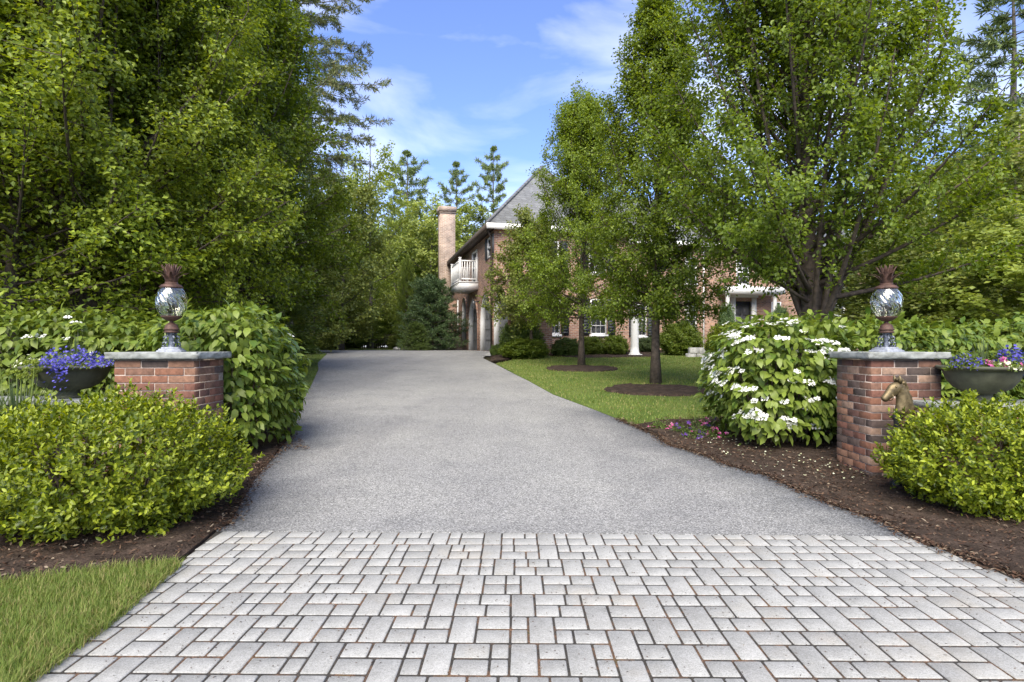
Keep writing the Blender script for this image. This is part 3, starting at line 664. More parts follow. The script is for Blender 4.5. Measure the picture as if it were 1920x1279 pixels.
def slab(parent, name, x0, x1, y0, y1, z, th, jag=0.013):
    # rock-faced stone slab: smooth top, split rough edges
    nx, ny = max(2, int((x1 - x0) / .035)), max(2, int((y1 - y0) / .035))
    per = [(x0 + (x1 - x0) * i / nx, y0, 0, -1) for i in range(nx)] + [(x1, y0 + (y1 - y0) * i / ny, 1, 0) for i in range(ny)] + [(x1 - (x1 - x0) * i / nx, y1, 0, 1) for i in range(nx)] + [(x0, y1 - (y1 - y0) * i / ny, -1, 0) for i in range(ny)]
    n = len(per); m = MB(); Vv = []
    for lev, zz, ins in ((0, 0, .006), (1, .25, 0), (2, .55, 0), (3, .85, .002), (4, 1.0, .005)):
        for (px, py, ax, ay) in per:
            j = random.uniform(-jag, jag) if lev in (1, 2, 3) else random.uniform(-.002, .002)
            Vv.append((px + ax * (j - ins), py + ay * (j - ins), z + th * zz + (random.uniform(-.005, .005) if lev in (1, 2, 3) else 0)))
    f = []
    for l in range(4):
        for k in range(n): f.append((l * n + k, l * n + (k + 1) % n, (l + 1) * n + (k + 1) % n, (l + 1) * n + k))
    Vv += [((x0 + x1) / 2, (y0 + y1) / 2, z + th), ((x0 + x1) / 2, (y0 + y1) / 2, z)]
    for k in range(n): f.append((4 * n + k, 4 * n + (k + 1) % n, 5 * n)); f.append(((k + 1) % n, k, 5 * n + 1))
    m.add(Vv, f); return m.obj(name, M['bluestone'], parent)
PL = (-3.535, -2.815, 5.30, 5.84); PR = (3.23, 3.866, 5.37, 5.95)
pl = pillar('gate_pillar', 'square red brick gate pillar half hidden by a large boxwood, no horse head', *PL)
pr = pillar('gate_pillar', 'square red brick gate pillar standing behind the brass horse head', *PR)

# ------------------------------------------------------------------ pineapple lamps
def pineapple_lamp(label, x, y, z):
    t = thing('pineapple_lamp', label, 'lamp', (x, y, z), 0.3)
    m = MB()
    for (h, z0, z1) in ((.105, 0, .016), (.09, .016, .03), (.072, .03, .046)): m.cbox(-h, h, -h, h, z0, z1, .006)
    m.obj('plinth', M['plinth'], t)
    m = MB(); m.lathe([(.03, .046), (.022, .07), (.019, .1), (.024, .14), (.03, .165), (.038, .18)], 14); m.obj('stem', M['pewter'], t, True)
    for k in range(6):
        a = k / 6 * 2 * math.pi; ca, sa = math.cos(a), math.sin(a)
        pr_ = [(.062, .046), (.075, .06), (.07, .085), (.052, .092), (.05, .105), (.066, .112), (.064, .135), (.045, .15), (.038, .165), (.046, .176)]
        q = MB(); q.tube([(r * ca, r * sa, zz) for r, zz in pr_], [.009, .009, .010, .008, .007, .009, .009, .008, .007, .006], 6)
        q.obj('scroll_bracket', M['pewter'], t, True)
    m = MB(); m.lathe([(.03, .176), (.062, .178), (.066, .186), (.06, .194), (.054, .2), (.066, .206), (.068, .214), (.058, .22), (.056, .235), (.05, .25), (.038, .262), (.022, .27), (.016, .278), (.018, .286)], 24)
    m.obj('collar', M['copper'], t, True)
    m = MB(); m.lathe([(.015, .284), (.03, .288), (.06, .302), (.083, .32), (.093, .332), (.088, .334), (.07, .322), (.04, .305), (.0, .30)], 24); m.obj('cup', M['copper'], t, True)
    # swirled glass globe: outer and inner wall
    outer = [(.083, .326), (.100, .35), (.115, .385), (.126, .425), (.130, .46), (.128, .50), (.120, .54), (.108, .57), (.094, .592), (.086, .60)]
    rib = lambda a, s: 1 + 0.065 * math.sin(10 * (a + s * 2.0)) * (0.35 + 0.65 * min(1, s * 1.6)) * math.sin(math.pi * min(1, s + .12))
    fine = []
    for i in range(len(outer) - 1):
        for k in range(3): fine.append(tuple(outer[i][j] + (outer[i + 1][j] - outer[i][j]) * k / 3 for j in (0, 1)))
    fine.append(outer[-1])
    m = MB(); m.lathe(fine, 96, twist=rib)
    inn = [(r - .004, zz) for r, zz in fine][::-1]
    m.lathe(inn, 96, twist=lambda a, s: 1.0)
    g_ = m.obj('glass_globe', M['glass'], t, True)
    for k in range(3):
        a = k * 2.094; q = MB(); q.tube([(.03 * math.cos(a), .03 * math.sin(a), zz) for zz in (.31, .36, .40)], [.011, .011, .011], 8)
        cs = q.obj('candle_sleeve', M['white'], t, True)
        q = MB(); q.lathe([(.006, .40), (.013, .415), (.016, .435), (.011, .46), (.002, .485)], 10, (.03 * math.cos(a), .03 * math.sin(a), 0)); q.obj('bulb', M['white'], cs, True)
    m = MB(); m.lathe([(.094, .592), (.100, .60), (.098, .608), (.088, .614), (.086, .622), (.07, .628), (.056, .634), (.054, .65), (.0, .652)], 24); m.obj('cap', M['copper'], t, True)
    for ringn, (n, hgt, fl, r0) in enumerate(((9, .12, .105, .046), (9, .165, .05, .040), (7, .18, .022, .028))):
        for k in range(n):
            a = (k + .5 * (ringn % 2)) / n * 2 * math.pi; ca, sa = math.cos(a), math.sin(a)
            Vv, f = [], []
            for i in range(6):
                s = i / 5; r = r0 + fl * s ** 2.2; zz = .64 + hgt * (s - .18 * s ** 4 * (fl > .05)); wd = .019 * (1 - s ** 2.5) + .0012
                for j in (-1, 0, 1):
                    rr2 = r - (.004 if j == 0 else 0); Vv.append((rr2 * ca - j * wd * sa, rr2 * sa + j * wd * ca, zz))
            for i in range(5):
                for j in (0, 1): f.append((i * 3 + j, i * 3 + j + 1, i * 3 + 4 + j, i * 3 + 3 + j))
            q = MB(); q.add(Vv, f); o = q.obj('crown_leaf', M['copper'], t)
            so = o.modifiers.new('thickness', 'SOLIDIFY'); so.thickness = .003
    return t
pineapple_lamp('pineapple shaped copper lamp with swirled glass, on the pillar that has no horse head', (PL[0] + PL[1]) / 2, 5.57, pl['top'])
pineapple_lamp('pineapple shaped copper lamp with swirled glass on the pillar with the horse head', (PR[0] + PR[1]) / 2, 5.66, pr['top'])

# ------------------------------------------------------------------ low flanking walls, urns
def low_wall(label, x0, x1, y0, y1, zt=0.72):
    t = thing('low_wall', label, 'wall', ((x0 + x1) / 2, (y0 + y1) / 2, 0))
    hw, hd = (x1 - x0) / 2, (y1 - y0) / 2
    m = MB(); m.box(-hw + .03, hw - .03, -hd + .05, hd - .03, -.05, zt); m.obj('brick_body', M['hbrick'], t)
    n = max(1, round((x1 - x0) / .9)); L = (x1 - x0) / n
    for i in range(n): slab(t, 'coping_stone', -hw + i * L + .004, -hw + (i + 1) * L - .004, -hd, hd, zt + .003, .05)
low_wall('low brick wall with stone coping under the urn beside the pillar without horse head', -7.2, -3.56, 5.32, 5.74)
low_wall('low brick wall with stone coping under the pink and blue flowered urn', 3.52, 7.6, 4.94, 5.34)
def urn(label, x, y, zb, rim_z, rad):
    t = thing('garden_urn', label, 'urn', (x, y, zb))
    h = rim_z - zb
    m = MB(); m.lathe([(0.0, 0), (rad * .34, 0), (rad * .34, .018), (rad * .27, .03), (rad * .22, .05), (rad * .24, .068), (rad * .42, .082), (rad * .62, .12), (rad * .78, .19), (rad * .84, h - .06), (rad * .86, h - .04), (rad * .96, h - .03), (rad, h - .02), (rad, h - .005), (rad * .97, h), (rad * .9, h - .004), (rad * .84, h - .03)], 40)
    m.obj('bowl', M['urn'], t, True)
    m = MB(); m.lathe([(rad * .85, h - .035), (rad * .5, h - .02), (0.001, h - .015)], 24); m.obj('soil', M['soil'], t)
    return t
def flower_mass(name, label, x, y, z, rad, hgt, petal, n, size, seed, squash=1.0, leafcol='shrubgreen', spread=None, trail=None, nleaf=900):
    r = np.random.default_rng(seed); t = thing(name, label, 'flowers', (x, y, z))
    def pos(n_, lo=0.55):
        a_ = r.uniform(0, 6.283, n_); q_ = np.sqrt(r.uniform(0, 1, n_)) * rad
        if spread: a_ = r.uniform(spread[0], spread[1], n_)
        zz = hgt * (1 - (q_ / rad) ** 2) * r.uniform(lo, 1.05, n_) + .02
        zz *= 0.8 + 0.4 * np.sin(a_ * 3 + q_ * 20)
        return np.column_stack([q_ * np.cos(a_), q_ * np.sin(a_) * squash, zz])
    P_ = pos(nleaf, .1); m = MB()
    leaf_geo(m, P_, np.column_stack([P_[:, :2] * 2, r.uniform(-.2, .5, nleaf)]) + r.normal(0, .5, (nleaf, 3)), r.normal(0, .4, (nleaf, 3)) + [0, 0, 1], .026, .012)
    m.obj('foliage', M[leafcol], t, kind='stuff')
    C = pos(n)
    if trail is not None:
        k = 60; tr = np.column_stack([trail[0] + r.normal(0, .045, k), np.full(k, trail[1]) + r.normal(0, .02, k), -np.abs(r.normal(0, .09, k)) + .03]); C = np.concatenate([C, tr])
    m = MB(); n2 = len(C); fn = nrm(r.normal(0, .5, (n2, 3)) + [0, -.45, .8])
    for k in range(5):
        a_ = k / 5 * 6.283 + r.uniform(0, 6, n2) * 0 + C[:, 0] * 30
        e1 = nrm(np.cross(fn, np.array([0.3, .2, 1.0]))); e2 = np.cross(fn, e1)
        D = e1 * np.cos(a_)[:, None] + e2 * np.sin(a_)[:, None] + fn * .15
        leaf_geo(m, C, D, fn, size * .55, size * .42, 'tri', curl=.1)
    m.obj('blossom', M[petal], t, kind='stuff')
    return t
ul = urn('olive stone urn planter on the low wall, blue flowers spilling over its rim', X(125, 5.5), 5.53, .775, 1.075, .375)
ur = urn('dark stone urn planter with pink and white petunias on the low wall', X(1841, 5.14), 5.14, .775, 1.083, .33)
ux, uy = X(125, 5.5), 5.53
flower_mass('lobelia', 'mass of small blue lobelia flowers in the urn by dark hedge', ux + .06, uy - .03, 1.05, .36, .15, 'bluepetal', 900, .024, 3, trail=(.13, -.35))
flower_mass('white_bedding', 'small cluster of cream flowers at the rim of the blue flowered urn', ux - .24, uy - .16, 1.05, .13, .08, 'creampetal', 34, .026, 4, nleaf=350)
vx, vy = X(1841, 5.14), 5.14
flower_mass('lobelia', 'blue lobelia spilling over the pillar side of the urn with pink petunias', vx - .19, vy - .08, 1.05, .16, .11, 'bluepetal', 230, .026, 5)
flower_mass('lobelia', 'dense blue lobelia at the frame edge beyond the pink petunias', vx + .24, vy - .03, 1.05, .18, .17, 'bluepetal', 420, .028, 6, trail=(.08, -.2))
flower_mass('petunia', 'pink and white striped petunias in the middle of the dark urn', vx + .02, vy - .16, 1.06, .17, .07, 'pinkpetal', 22, .05, 7, nleaf=400)
flower_mass('white_bedding', 'creamy white flowers low among the pink petunias in the dark urn', vx + .02, vy - .2, 1.05, .16, .05, 'creampetal', 34, .032, 8, nleaf=200)
def spikes(name, label, cat, x, y, z, n, h, lean, wd, matn='strap', seed=0, heads=0):
    r = np.random.default_rng(seed); t = thing(name, label, cat, (x, y, z)); m = MB()
    for k in range(n):
        a_ = r.uniform(0, 6.283); l = lean * r.uniform(.1, 1); hh = h * r.uniform(.6, 1.05); b0 = np.array([math.cos(a_), math.sin(a_), 0]) * r.uniform(0, .05)
        d = np.array([math.cos(a_), math.sin(a_), 0]); sd_ = np.array([-d[1], d[0], 0]) * wd / 2; Vv = []
        for i in range(6):
            s = i / 5; p = b0 + d * l * hh * (s ** 1.8) + np.array([0, 0, hh * (s - .28 * l * s ** 3)]); ww = (1 - s ** 3) + .03
            Vv += [p - sd_ * ww, p + sd_ * ww]
        m.add(Vv, [(2 * i, 2 * i + 1, 2 * i + 3, 2 * i + 2) for i in range(5)])
    m.obj('blades', M[matn], t, kind='stuff')
    for k in range(heads):
        hx, hy, hh = r.normal(0, .11), r.normal(0, .08), h * r.uniform(.92, 1.14); q = MB()
        q.tube([(hx * .3, hy * .3, 0), (hx * .7, hy * .7, hh * .6), (hx, hy, hh)], [.004, .003, .003], 4); st = q.obj('flower_stalk', M['shrubgreen'], t)
        q = MB(); k2 = 40; D = nrm(r.normal(0, 1, (k2, 3))); leaf_geo(q, np.array([[hx, hy, hh]]) + D * .004, D, nrm(r.normal(0, 1, (k2, 3))), .028, .013, 'tri'); q.obj('seed_head', M['maplelight'], st)
    return t
spikes('spike_grass', 'thin upright spike grass rising from the blue flowered urn', 'grass plant', ux + .06, uy, 1.06, 26, .36, .35, .006, seed=1)
spikes('spike_grass', 'thin upright spike grass rising from the urn with pink petunias', 'grass plant', vx + .02, vy + .02, 1.06, 28, .30, .35, .006, seed=2)
spikes('chive_plant', 'strap leaved perennial with round seed heads before the blue flowered urn', 'plant', -4.16, 5.03, .04, 260, .98, .5, .017, seed=3, heads=14)
spikes('strap_leaf_plant', 'low strap leaved clump at the frame edge under the seed heads', 'plant', -4.42, 5.0, .04, 200, .92, .6, .019, seed=4)

# ------------------------------------------------------------------ horse head hitching post
def horse_post(x, y):
    t = thing('hitching_post', 'weathered brass horse head hitching post in front of the brick pillar', 'hitching post', (x, y, .065), R(8)); t.scale = (1.1, 1.1, 1.1)
    m = MB(); m.lathe([(.05, -.08), (.05, .03), (.026, .05), (.024, .50), (.034, .52), (.04, .535), (.03, .55)], 16); m.obj('post', M['black'], t, True)
    # neck and head: one swept body; centre, half thickness across (y), half height in plane
    C = [(.062, .54), (.066, .61), (.056, .68), (.036, .735), (.006, .768), (-.026, .752), (-.056, .724), (-.084, .696), (-.110, .672), (-.122, .661)]
    ry = [.046, .043, .040, .036, .035, .038, .031, .025, .027, .016]
    rn = [.078, .072, .062, .050, .046, .054, .042, .031, .031, .017]
    Vv, f = [], []; n = 18; Cn = np.array(C); T = np.gradient(Cn, axis=0); T /= np.linalg.norm(T, axis=1)[:, None]
    for i, (cx, cz) in enumerate(C):
        nx, nz_ = -T[i, 1], T[i, 0]
        for k in range(n):
            a_ = k / n * 6.283; Vv.append((cx + nx * rn[i] * math.cos(a_), ry[i] * math.sin(a_), cz + nz_ * rn[i] * math.cos(a_)))
    for i in range(len(C) - 1):
        for k in range(n): f.append((i * n + k, i * n + (k + 1) % n, (i + 1) * n + (k + 1) % n, (i + 1) * n + k))
    f.append(tuple(range(n))[::-1]); f.append(tuple((len(C) - 1) * n + k for k in range(n)))
    m = MB(); m.add(Vv, f); h = m.obj('horse_head', M['brass'], t, True); sb = h.modifiers.new('sub', 'SUBSURF'); sb.levels = 1; sb.render_levels = 2
    for s in (-1, 1):
        q = MB(); q.tube([(.010, s * .020, .795), (.004, s * .028, .825), (-.006, s * .028, .858)], [.014, .014, .002], 8); q.obj('ear', M['brass'], h, True)
        q = MB(); q.lathe([(.001, -.008), (.006, -.005), (.0085, 0), (.006, .005), (.001, .008)], 10, (-.036, s * .034, .768)); q.obj('eye', M['brass'], h, True)
        q = MB(); q.lathe([(.001, -.005), (.005, 0), (.001, .005)], 8, (-.098, s * .014, .694)); q.obj('nostril', M['black'], h, True)
    q = MB()
    for i in range(11):
        s = i / 10; px = .022 + .108 * s ** .75; pz = .822 - .24 * s ** 1.35
        q.tube([(px - .03, 0, pz - .005), (px, random.uniform(-.01, .01), pz + .006), (px + .014, random.uniform(-.012, .012), pz - .02), (px + .016, random.uniform(-.012, .012), pz - .045)], [.014, .018, .014, .004], 6)
    q.obj('mane', M['brass'], h, True)
    q = MB(); q.tube([(-.062, .034 * math.cos(k / 12 * 6.283), .690 + .03 * math.sin(k / 12 * 6.283)) for k in range(13)], .0035, 6); q.obj('tether_ring', M['brass'], h, True)
horse_post(X(1688, 5.02), 5.06)

# ------------------------------------------------------------------ trees
def bez(a, b, c, n):
    s = np.linspace(0, 1, n)[:, None]; return (1 - s) ** 2 * a + 2 * s * (1 - s) * b + s ** 2 * c
def make_tree(name, label, cat, seed, H, clear, prof, n_limb, n_sub, n_leaf, L, W, leafm, barkm='bark', r0=.1, rise=(0.9, 1.5), shape='hex', sub_len=(.35, .8), group=None, spread_leaf=.07, droop=.35, multi=0, loc=(0, 0, 0), limb_sides=5, inner=.25):
    r = np.random.default_rng(seed); t = thing(name, label, cat, loc, group=group)
    wood = MB(); CH = H - clear
    n = 12; zs = np.linspace(0, H * .96, n); wob = np.cumsum(r.normal(0, .025, (n, 2)), 0) * H / 8; wob[0:3] *= .2
    tr = np.column_stack([wob, zs]); rad = r0 * (1 - .94 * (zs / H) ** .8); rad[0] *= 1.35
    if multi: rad[4:] *= .6
    wood.tube(tr, rad, 10)
    Ps, Ds, Os = [], [], []
    for i in range(n_limb):
        s = (i + .5) / n_limb; h0 = clear * .92 + CH * .82 * s ** 1.3
        az_ = i * 2.39996 + r.normal(0, .25)
        if multi and i < multi: h0 = clear * r.uniform(.55, .95)
        base = np.array([np.interp(h0, zs, tr[:, 0]), np.interp(h0, zs, tr[:, 1]), h0])
        # tip height from the rise, radius from the crown profile
        rr_ = prof(min(1, max(0, (h0 - clear) / CH)))
        zt = min(H * .985, h0 + rr_ * (r.uniform(-.05, .3) + (r.uniform(*rise) - .1) * min(1, s * 2.2)))
        if multi and i < multi: zt = clear + CH * r.uniform(.35, .8)
        rt = prof((zt - clear) / CH) * r.uniform(.72, 1.05)
        tip = np.array([base[0] * .5 + rt * math.cos(az_), base[1] * .5 + rt * math.sin(az_), zt])
        ctl = base * .45 + tip * .55 + np.array([math.cos(az_) * rt * .12, math.sin(az_) * rt * .12, -(zt - h0) * .16])
        ctl += r.normal(0, .06, 3)
        pth = bez(base, ctl, tip, 8)
        lr = r0 * (.26 - .16 * s) * r.uniform(.7, 1.1) * (1.25 if multi and i < multi else 1)
        wood.tube(pth, np.linspace(lr, .006, 8), limb_sides, cap=False)
        ln = np.linalg.norm(tip - base)
        for j in range(n_sub):
            u = inner + (1 - inner) * ((j + r.uniform(0, 1)) / n_sub) ** .85; k = u * 7; i0 = min(6, int(k)); p = pth[i0] + (pth[i0 + 1] - pth[i0]) * (k - i0)
            tan = nrm(pth[i0 + 1] - pth[i0]); d = nrm(tan * .55 + r.normal(0, .65, 3) + np.array([0, 0, .12])); l = r.uniform(*sub_len) * (1.1 - .35 * u)
            q = p + d * l; mid = (p + q) / 2 + np.array([0, 0, -.05 * l])
            wood.tube([p, mid, q], [.007, .005, .003], 3, cap=False)
            v = r.uniform(.12, 1.05, n_leaf)[:, None]; Ps.append(p + (q - p) * v + r.normal(0, spread_leaf, (n_leaf, 3)))
            Ds.append(np.broadcast_to(d, (n_leaf, 3))); out_ = nrm(np.array([q[0], q[1], .3])); Os.append(np.broadcast_to(out_, (n_leaf, 3)))
    P_ = np.concatenate(Ps); D = np.concatenate(Ds); O = np.concatenate(Os); k = len(P_)
    D = D * .4 + O * .35 + r.normal(0, .6, (k, 3)) + np.array([0, 0, -droop]); N = np.array([0, 0, .7]) + O * .55 + r.normal(0, .42, (k, 3))
    cr_ = MB(); sz = r.uniform(.7, 1.2, k); leaf_geo(cr_, P_, D, N, L * sz, W * sz, shape)
    wood.obj('trunk', M[barkm], t, True)
    cr_.obj('crown', M[leafm], t, kind='stuff')
    return t
def put(y, px): return (X(px, y), y, float(G(y)) - .03)

pearprof = lambda R_, pk=.22, top=.12: (lambda s: R_ * (np.interp(s, [0, pk * .35, pk, .5, .75, .92, 1.0], [.88, .97, 1, .76, .47, .2, top * .5])))
tree_r = make_tree('pear_tree', 'large spreading pear tree forking into many stems behind the white viburnum', 'tree', 21, 10.4, 1.45, pearprof(2.75, .14), 122, 16, 74, .066, .044, 'pear', shape='tri', r0=.19, multi=11, loc=put(9.2, 1524), sub_len=(.35, .85))
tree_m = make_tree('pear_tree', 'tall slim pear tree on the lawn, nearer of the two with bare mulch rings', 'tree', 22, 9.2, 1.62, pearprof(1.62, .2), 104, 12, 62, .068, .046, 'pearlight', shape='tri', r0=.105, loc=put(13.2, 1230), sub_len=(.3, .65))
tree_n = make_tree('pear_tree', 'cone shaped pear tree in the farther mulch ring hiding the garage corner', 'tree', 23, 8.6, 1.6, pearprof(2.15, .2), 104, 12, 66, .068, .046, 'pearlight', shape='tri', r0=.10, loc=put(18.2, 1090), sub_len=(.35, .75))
copy_thing(tree_n, 'broad cone pear tree crowding the dark woods behind the hedge, finer leaved', put(14.2, 405), 1.0, (1.5, 1.5, 1.38), mats={'crown': M['pear']})
make_tree('young_tree', 'small yellow green tree against the garage wall beside the arches', 'tree', 24, 5.2, 1.45, pearprof(1.75, .35, .5), 44, 10, 42, .10, .065, 'limegreen', r0=.07, loc=put(21.4, 996), sub_len=(.35, .8), rise=(.5, 1.0))
copy_thing(tree_r, 'huge dark pear tree towering over the urn with only blue flowers', put(9.9, 165), 2.2, (1.22, 1.22, 1.12), mats={'crown': M['pearlifted']})
copy_thing(tree_n, 'leafy pear tree close behind the hedge at the frame edge', put(9.0, 20), .4, (1.25, 1.25, 1.05), mats={'crown': M['pearlifted']})
copy_thing(tree_n, 'leafy pear tree whose low boughs hang just behind the lamp on the boxwood side', put(10.6, 300), 3.4, (1.1, 1.1, 1.15), mats={'crown': M['pearlifted']})
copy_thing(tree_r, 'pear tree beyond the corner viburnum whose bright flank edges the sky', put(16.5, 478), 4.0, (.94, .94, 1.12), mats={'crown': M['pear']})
copy_thing(tree_m, 'pear tree at the frame edge behind the urn with only blue flowers', put(12.6, -40), 2.5, (1.9, 1.9, 1.2), mats={'crown': M['pearlifted']})

mapleprof = lambda R_: (lambda s: R_ * np.interp(s, [0, .12, .4, .7, .9, 1], [.45, .8, 1, .8, .45, .1]))
mapA = make_tree('maple_tree', 'rounded deep green maple beyond the lawn strip, against the dark woods', 'tree', 31, 9.6, .9, mapleprof(2.6), 44, 9, 40, .17, .13, 'maple', 'barkgrey', r0=.15, loc=put(31, 640), rise=(.3, .8), shape='tri', sub_len=(.5, 1.1), spread_leaf=.13)
mapB = make_tree('maple_tree', 'loose pale green tree rising behind the deep green maple', 'tree', 32, 13.4, 2.0, mapleprof(3.0), 40, 8, 30, .18, .13, 'maplelight', 'barkgrey', r0=.17, loc=put(37, 694), rise=(.4, .9), shape='tri', sub_len=(.5, 1.3), spread_leaf=.14)
bg_ = 'tall woodland trees filling the view behind the house and lawns'
def bgtree(src, label, y, px, sc, rz, m=None, group=None):
    return copy_thing(src, label, put(y, px), rz, sc, group, mats={'crown': M[m]} if m else None)
bgtree(mapA, 'bright green tree behind the arborvitae and the chimney', 42, 805, (1.3, 1.3, 1.12), 1.1, 'maple')
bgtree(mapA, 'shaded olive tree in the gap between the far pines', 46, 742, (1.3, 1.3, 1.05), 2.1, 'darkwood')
bgtree(mapB, 'yellow green tree showing above the garage roof ridge line', 47, 905, (1.35, 1.35, .92), 3.3, 'maplelight')
bgtree(mapB, 'pale tree behind the roof peak near the tallest lawn pear', 46, 985, (1.2, 1.2, .85), .6, 'maplelight')
bgtree(mapB, 'yellow green tree at the frame edge below the sparse pine', 15, 1905, (.95, .95, .5), .8, 'limegreen')
bgtree(mapA, 'deep green layered tree behind the hedge near the lamp and urn', 12.5, 1812, (.62, .62, .33), 2.9, 'maple')
bgtree(mapA, 'bright lime small tree just behind the lamp on the horse head pillar', 13.5, 1655, (.75, .75, .36), 4.4, 'limegreen')
bgtree(mapA, 'olive small tree at the far edge of the hedge beyond the urn', 11.5, 1945, (.8, .8, .40), .3, 'maplelight')
bgtree(mapA, 'lime green undergrowth tree low beside the deep green maple', 25, 588, (.55, .55, .4), 5.3, 'limegreen')
r_ = random.Random(5); gname = 'woodland trees forming the dark backdrop'
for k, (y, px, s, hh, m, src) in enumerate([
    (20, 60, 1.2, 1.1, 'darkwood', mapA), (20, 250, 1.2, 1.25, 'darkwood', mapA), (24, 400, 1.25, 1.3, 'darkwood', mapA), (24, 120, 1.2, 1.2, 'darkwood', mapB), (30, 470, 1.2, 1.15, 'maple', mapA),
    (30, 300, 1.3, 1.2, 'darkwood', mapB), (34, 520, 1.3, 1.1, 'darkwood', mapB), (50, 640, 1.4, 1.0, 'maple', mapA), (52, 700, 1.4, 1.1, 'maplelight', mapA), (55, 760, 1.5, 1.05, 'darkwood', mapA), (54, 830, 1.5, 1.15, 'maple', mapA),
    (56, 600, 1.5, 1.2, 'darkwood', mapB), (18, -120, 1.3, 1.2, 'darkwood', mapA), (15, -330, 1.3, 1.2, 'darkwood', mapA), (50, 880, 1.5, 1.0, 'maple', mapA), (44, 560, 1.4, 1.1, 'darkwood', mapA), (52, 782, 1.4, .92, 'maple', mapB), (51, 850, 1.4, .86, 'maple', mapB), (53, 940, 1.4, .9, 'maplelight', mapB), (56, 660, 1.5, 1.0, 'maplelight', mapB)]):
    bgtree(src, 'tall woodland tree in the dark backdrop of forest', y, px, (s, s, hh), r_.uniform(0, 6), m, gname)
for k, (y, px, s, hh, m, src) in enumerate([(21, 1760, 1.2, .75, 'maple', mapA), (24, 1860, 1.3, .85, 'maplelight', mapA), (20, 1980, 1.2, .9, 'maple', mapA), (28, 1690, 1.2, .62, 'maplelight', mapA), (17, 2120, 1.2, 1.0, 'maple', mapA), (40, 1620, 1.3, .8, 'maple', mapB), (42, 1480, 1.3, .8, 'maplelight', mapB)]):
    bgtree(src, 'broadleaf tree in the light green woods beyond the urn with pink petunias', y, px, (s, s, hh), r_.uniform(0, 6), m, 'woodland trees on the lighter side')

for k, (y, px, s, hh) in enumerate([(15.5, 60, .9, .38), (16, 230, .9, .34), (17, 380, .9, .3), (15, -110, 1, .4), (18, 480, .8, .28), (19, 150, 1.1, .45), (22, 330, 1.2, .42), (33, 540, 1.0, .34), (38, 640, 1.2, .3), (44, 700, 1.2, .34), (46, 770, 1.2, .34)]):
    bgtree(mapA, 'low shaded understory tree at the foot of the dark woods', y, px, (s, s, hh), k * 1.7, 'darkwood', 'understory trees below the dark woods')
# conifers
def make_pine(name, label, seed, H, Rm, start, n_whorl, per, tuft, leafm, loc, droop=0.0, ndl=.16, nper=12, group=None, up=.25, sub=4, var=(.6, 1.12)):
    r = np.random.default_rng(seed); t = thing(name, label, 'tree', loc, group=group); wood = MB()
    zs = np.linspace(0, H, 12); tr = np.column_stack([np.cumsum(r.normal(0, .03, (12, 2)), 0), zs]); wood.tube(tr, .22 * H / 16 * (1 - .95 * zs / H) + .01, 8)
    Ps, Ds = [], []
    for w_ in range(n_whorl):
        s = w_ / (n_whorl - 1); h = start + (H * .985 - start) * s
        for b_ in range(per):
            az_ = b_ / per * 6.283 + w_ * .9 + r.normal(0, .25); R_ = Rm * (max(0, 1 - s) ** .58 * (.65 + .35 * min(1, s * 4 + .4)) + .05) * r.uniform(*var)
            c = np.array([np.interp(h, zs, tr[:, 0]), np.interp(h, zs, tr[:, 1]), h]); d = np.array([math.cos(az_), math.sin(az_), 0])
            tip = c + d * R_ + np.array([0, 0, R_ * (up + .55 * s ** 2 - droop)]); ctl = c + d * R_ * .5 + np.array([0, 0, R_ * (.02 if droop < .1 else .12)])
            pth = bez(c, ctl, tip, 6); wood.tube(pth, np.linspace(.035 * (1 - s) + .012, .006, 6), 4, cap=False)
            for j in range(tuft if s < .9 else 2):
                u = .3 + .7 * (j + r.uniform()) / tuft; k = u * 5; i0 = min(4, int(k)); p = pth[i0] + (pth[i0 + 1] - pth[i0]) * (k - i0)
                sidev = np.cross(d, [0, 0, 1.0]) * r.choice([-1, 1]); dd_ = nrm(d * .6 + sidev * r.uniform(.2, .9) + np.array([0, 0, r.uniform(-.1, .35) - droop * 1.2])); l = r.uniform(.25, .55) * (R_ * .4 + .2)
                wood.tube([p, p + dd_ * l], [.006, .003], 3, cap=False)
                for q in np.linspace(.25, 1, sub): Ps.append(p + dd_ * l * q); Ds.append(dd_)
    P_ = np.repeat(np.array(Ps), nper, 0); D = np.repeat(np.array(Ds), nper, 0); k = len(P_)
    D = nrm(D * .5 + r.normal(0, .6, (k, 3)) + [0, 0, .15 - droop]); N = r.normal(0, 1, (k, 3)); cr_ = MB()
    leaf_geo(cr_, P_ + r.normal(0, .03, (k, 3)), D, N, ndl * r.uniform(.7, 1.2, k), ndl * .16, 'tri', curl=.02)
    wood.obj('trunk', M['barkgrey'], t, True); cr_.obj('crown', M[leafm], t, kind='stuff'); return t
pineA = make_pine('pine_tree', 'far pine with spreading top, the one farthest from the house roof', 41, 15.6, 3.1, 5.0, 14, 5, 5, 'pine', put(47, 766), ndl=.33, nper=11, sub=4, var=(.45, 1.3), up=.12)
copy_thing(pineA, 'far pine with a ragged open top rising behind the chimney', put(49, 856), 2.0, (.8, .8, .98))
copy_thing(pineA, 'far pine standing alone above the garage roof slope', put(46, 923), 3.7, (.75, .75, 1.0))
copy_thing(pineA, 'sparse near pine with tiered boughs at the upper frame edge', put(21, 1905), .7, (1.1, 1.1, .88))
make_pine('hemlock_tree', 'tall hemlock with feathery drooping boughs against the blue sky', 42, 21, 3.9, 6.5, 24, 6, 9, 'hemlock', put(22.5, 535), droop=.22, ndl=.2, nper=11, up=.35, sub=6, var=(.5, 1.15))
spr = make_pine('spruce_tree', 'dense dark evergreen spreading beside the side steps and chimney', 43, 4.0, 1.9, .1, 20, 9, 7, 'spruce', put(31.5, 812), ndl=.17, nper=8, up=.1, sub=4)
spr.scale = (1, 1, .98)
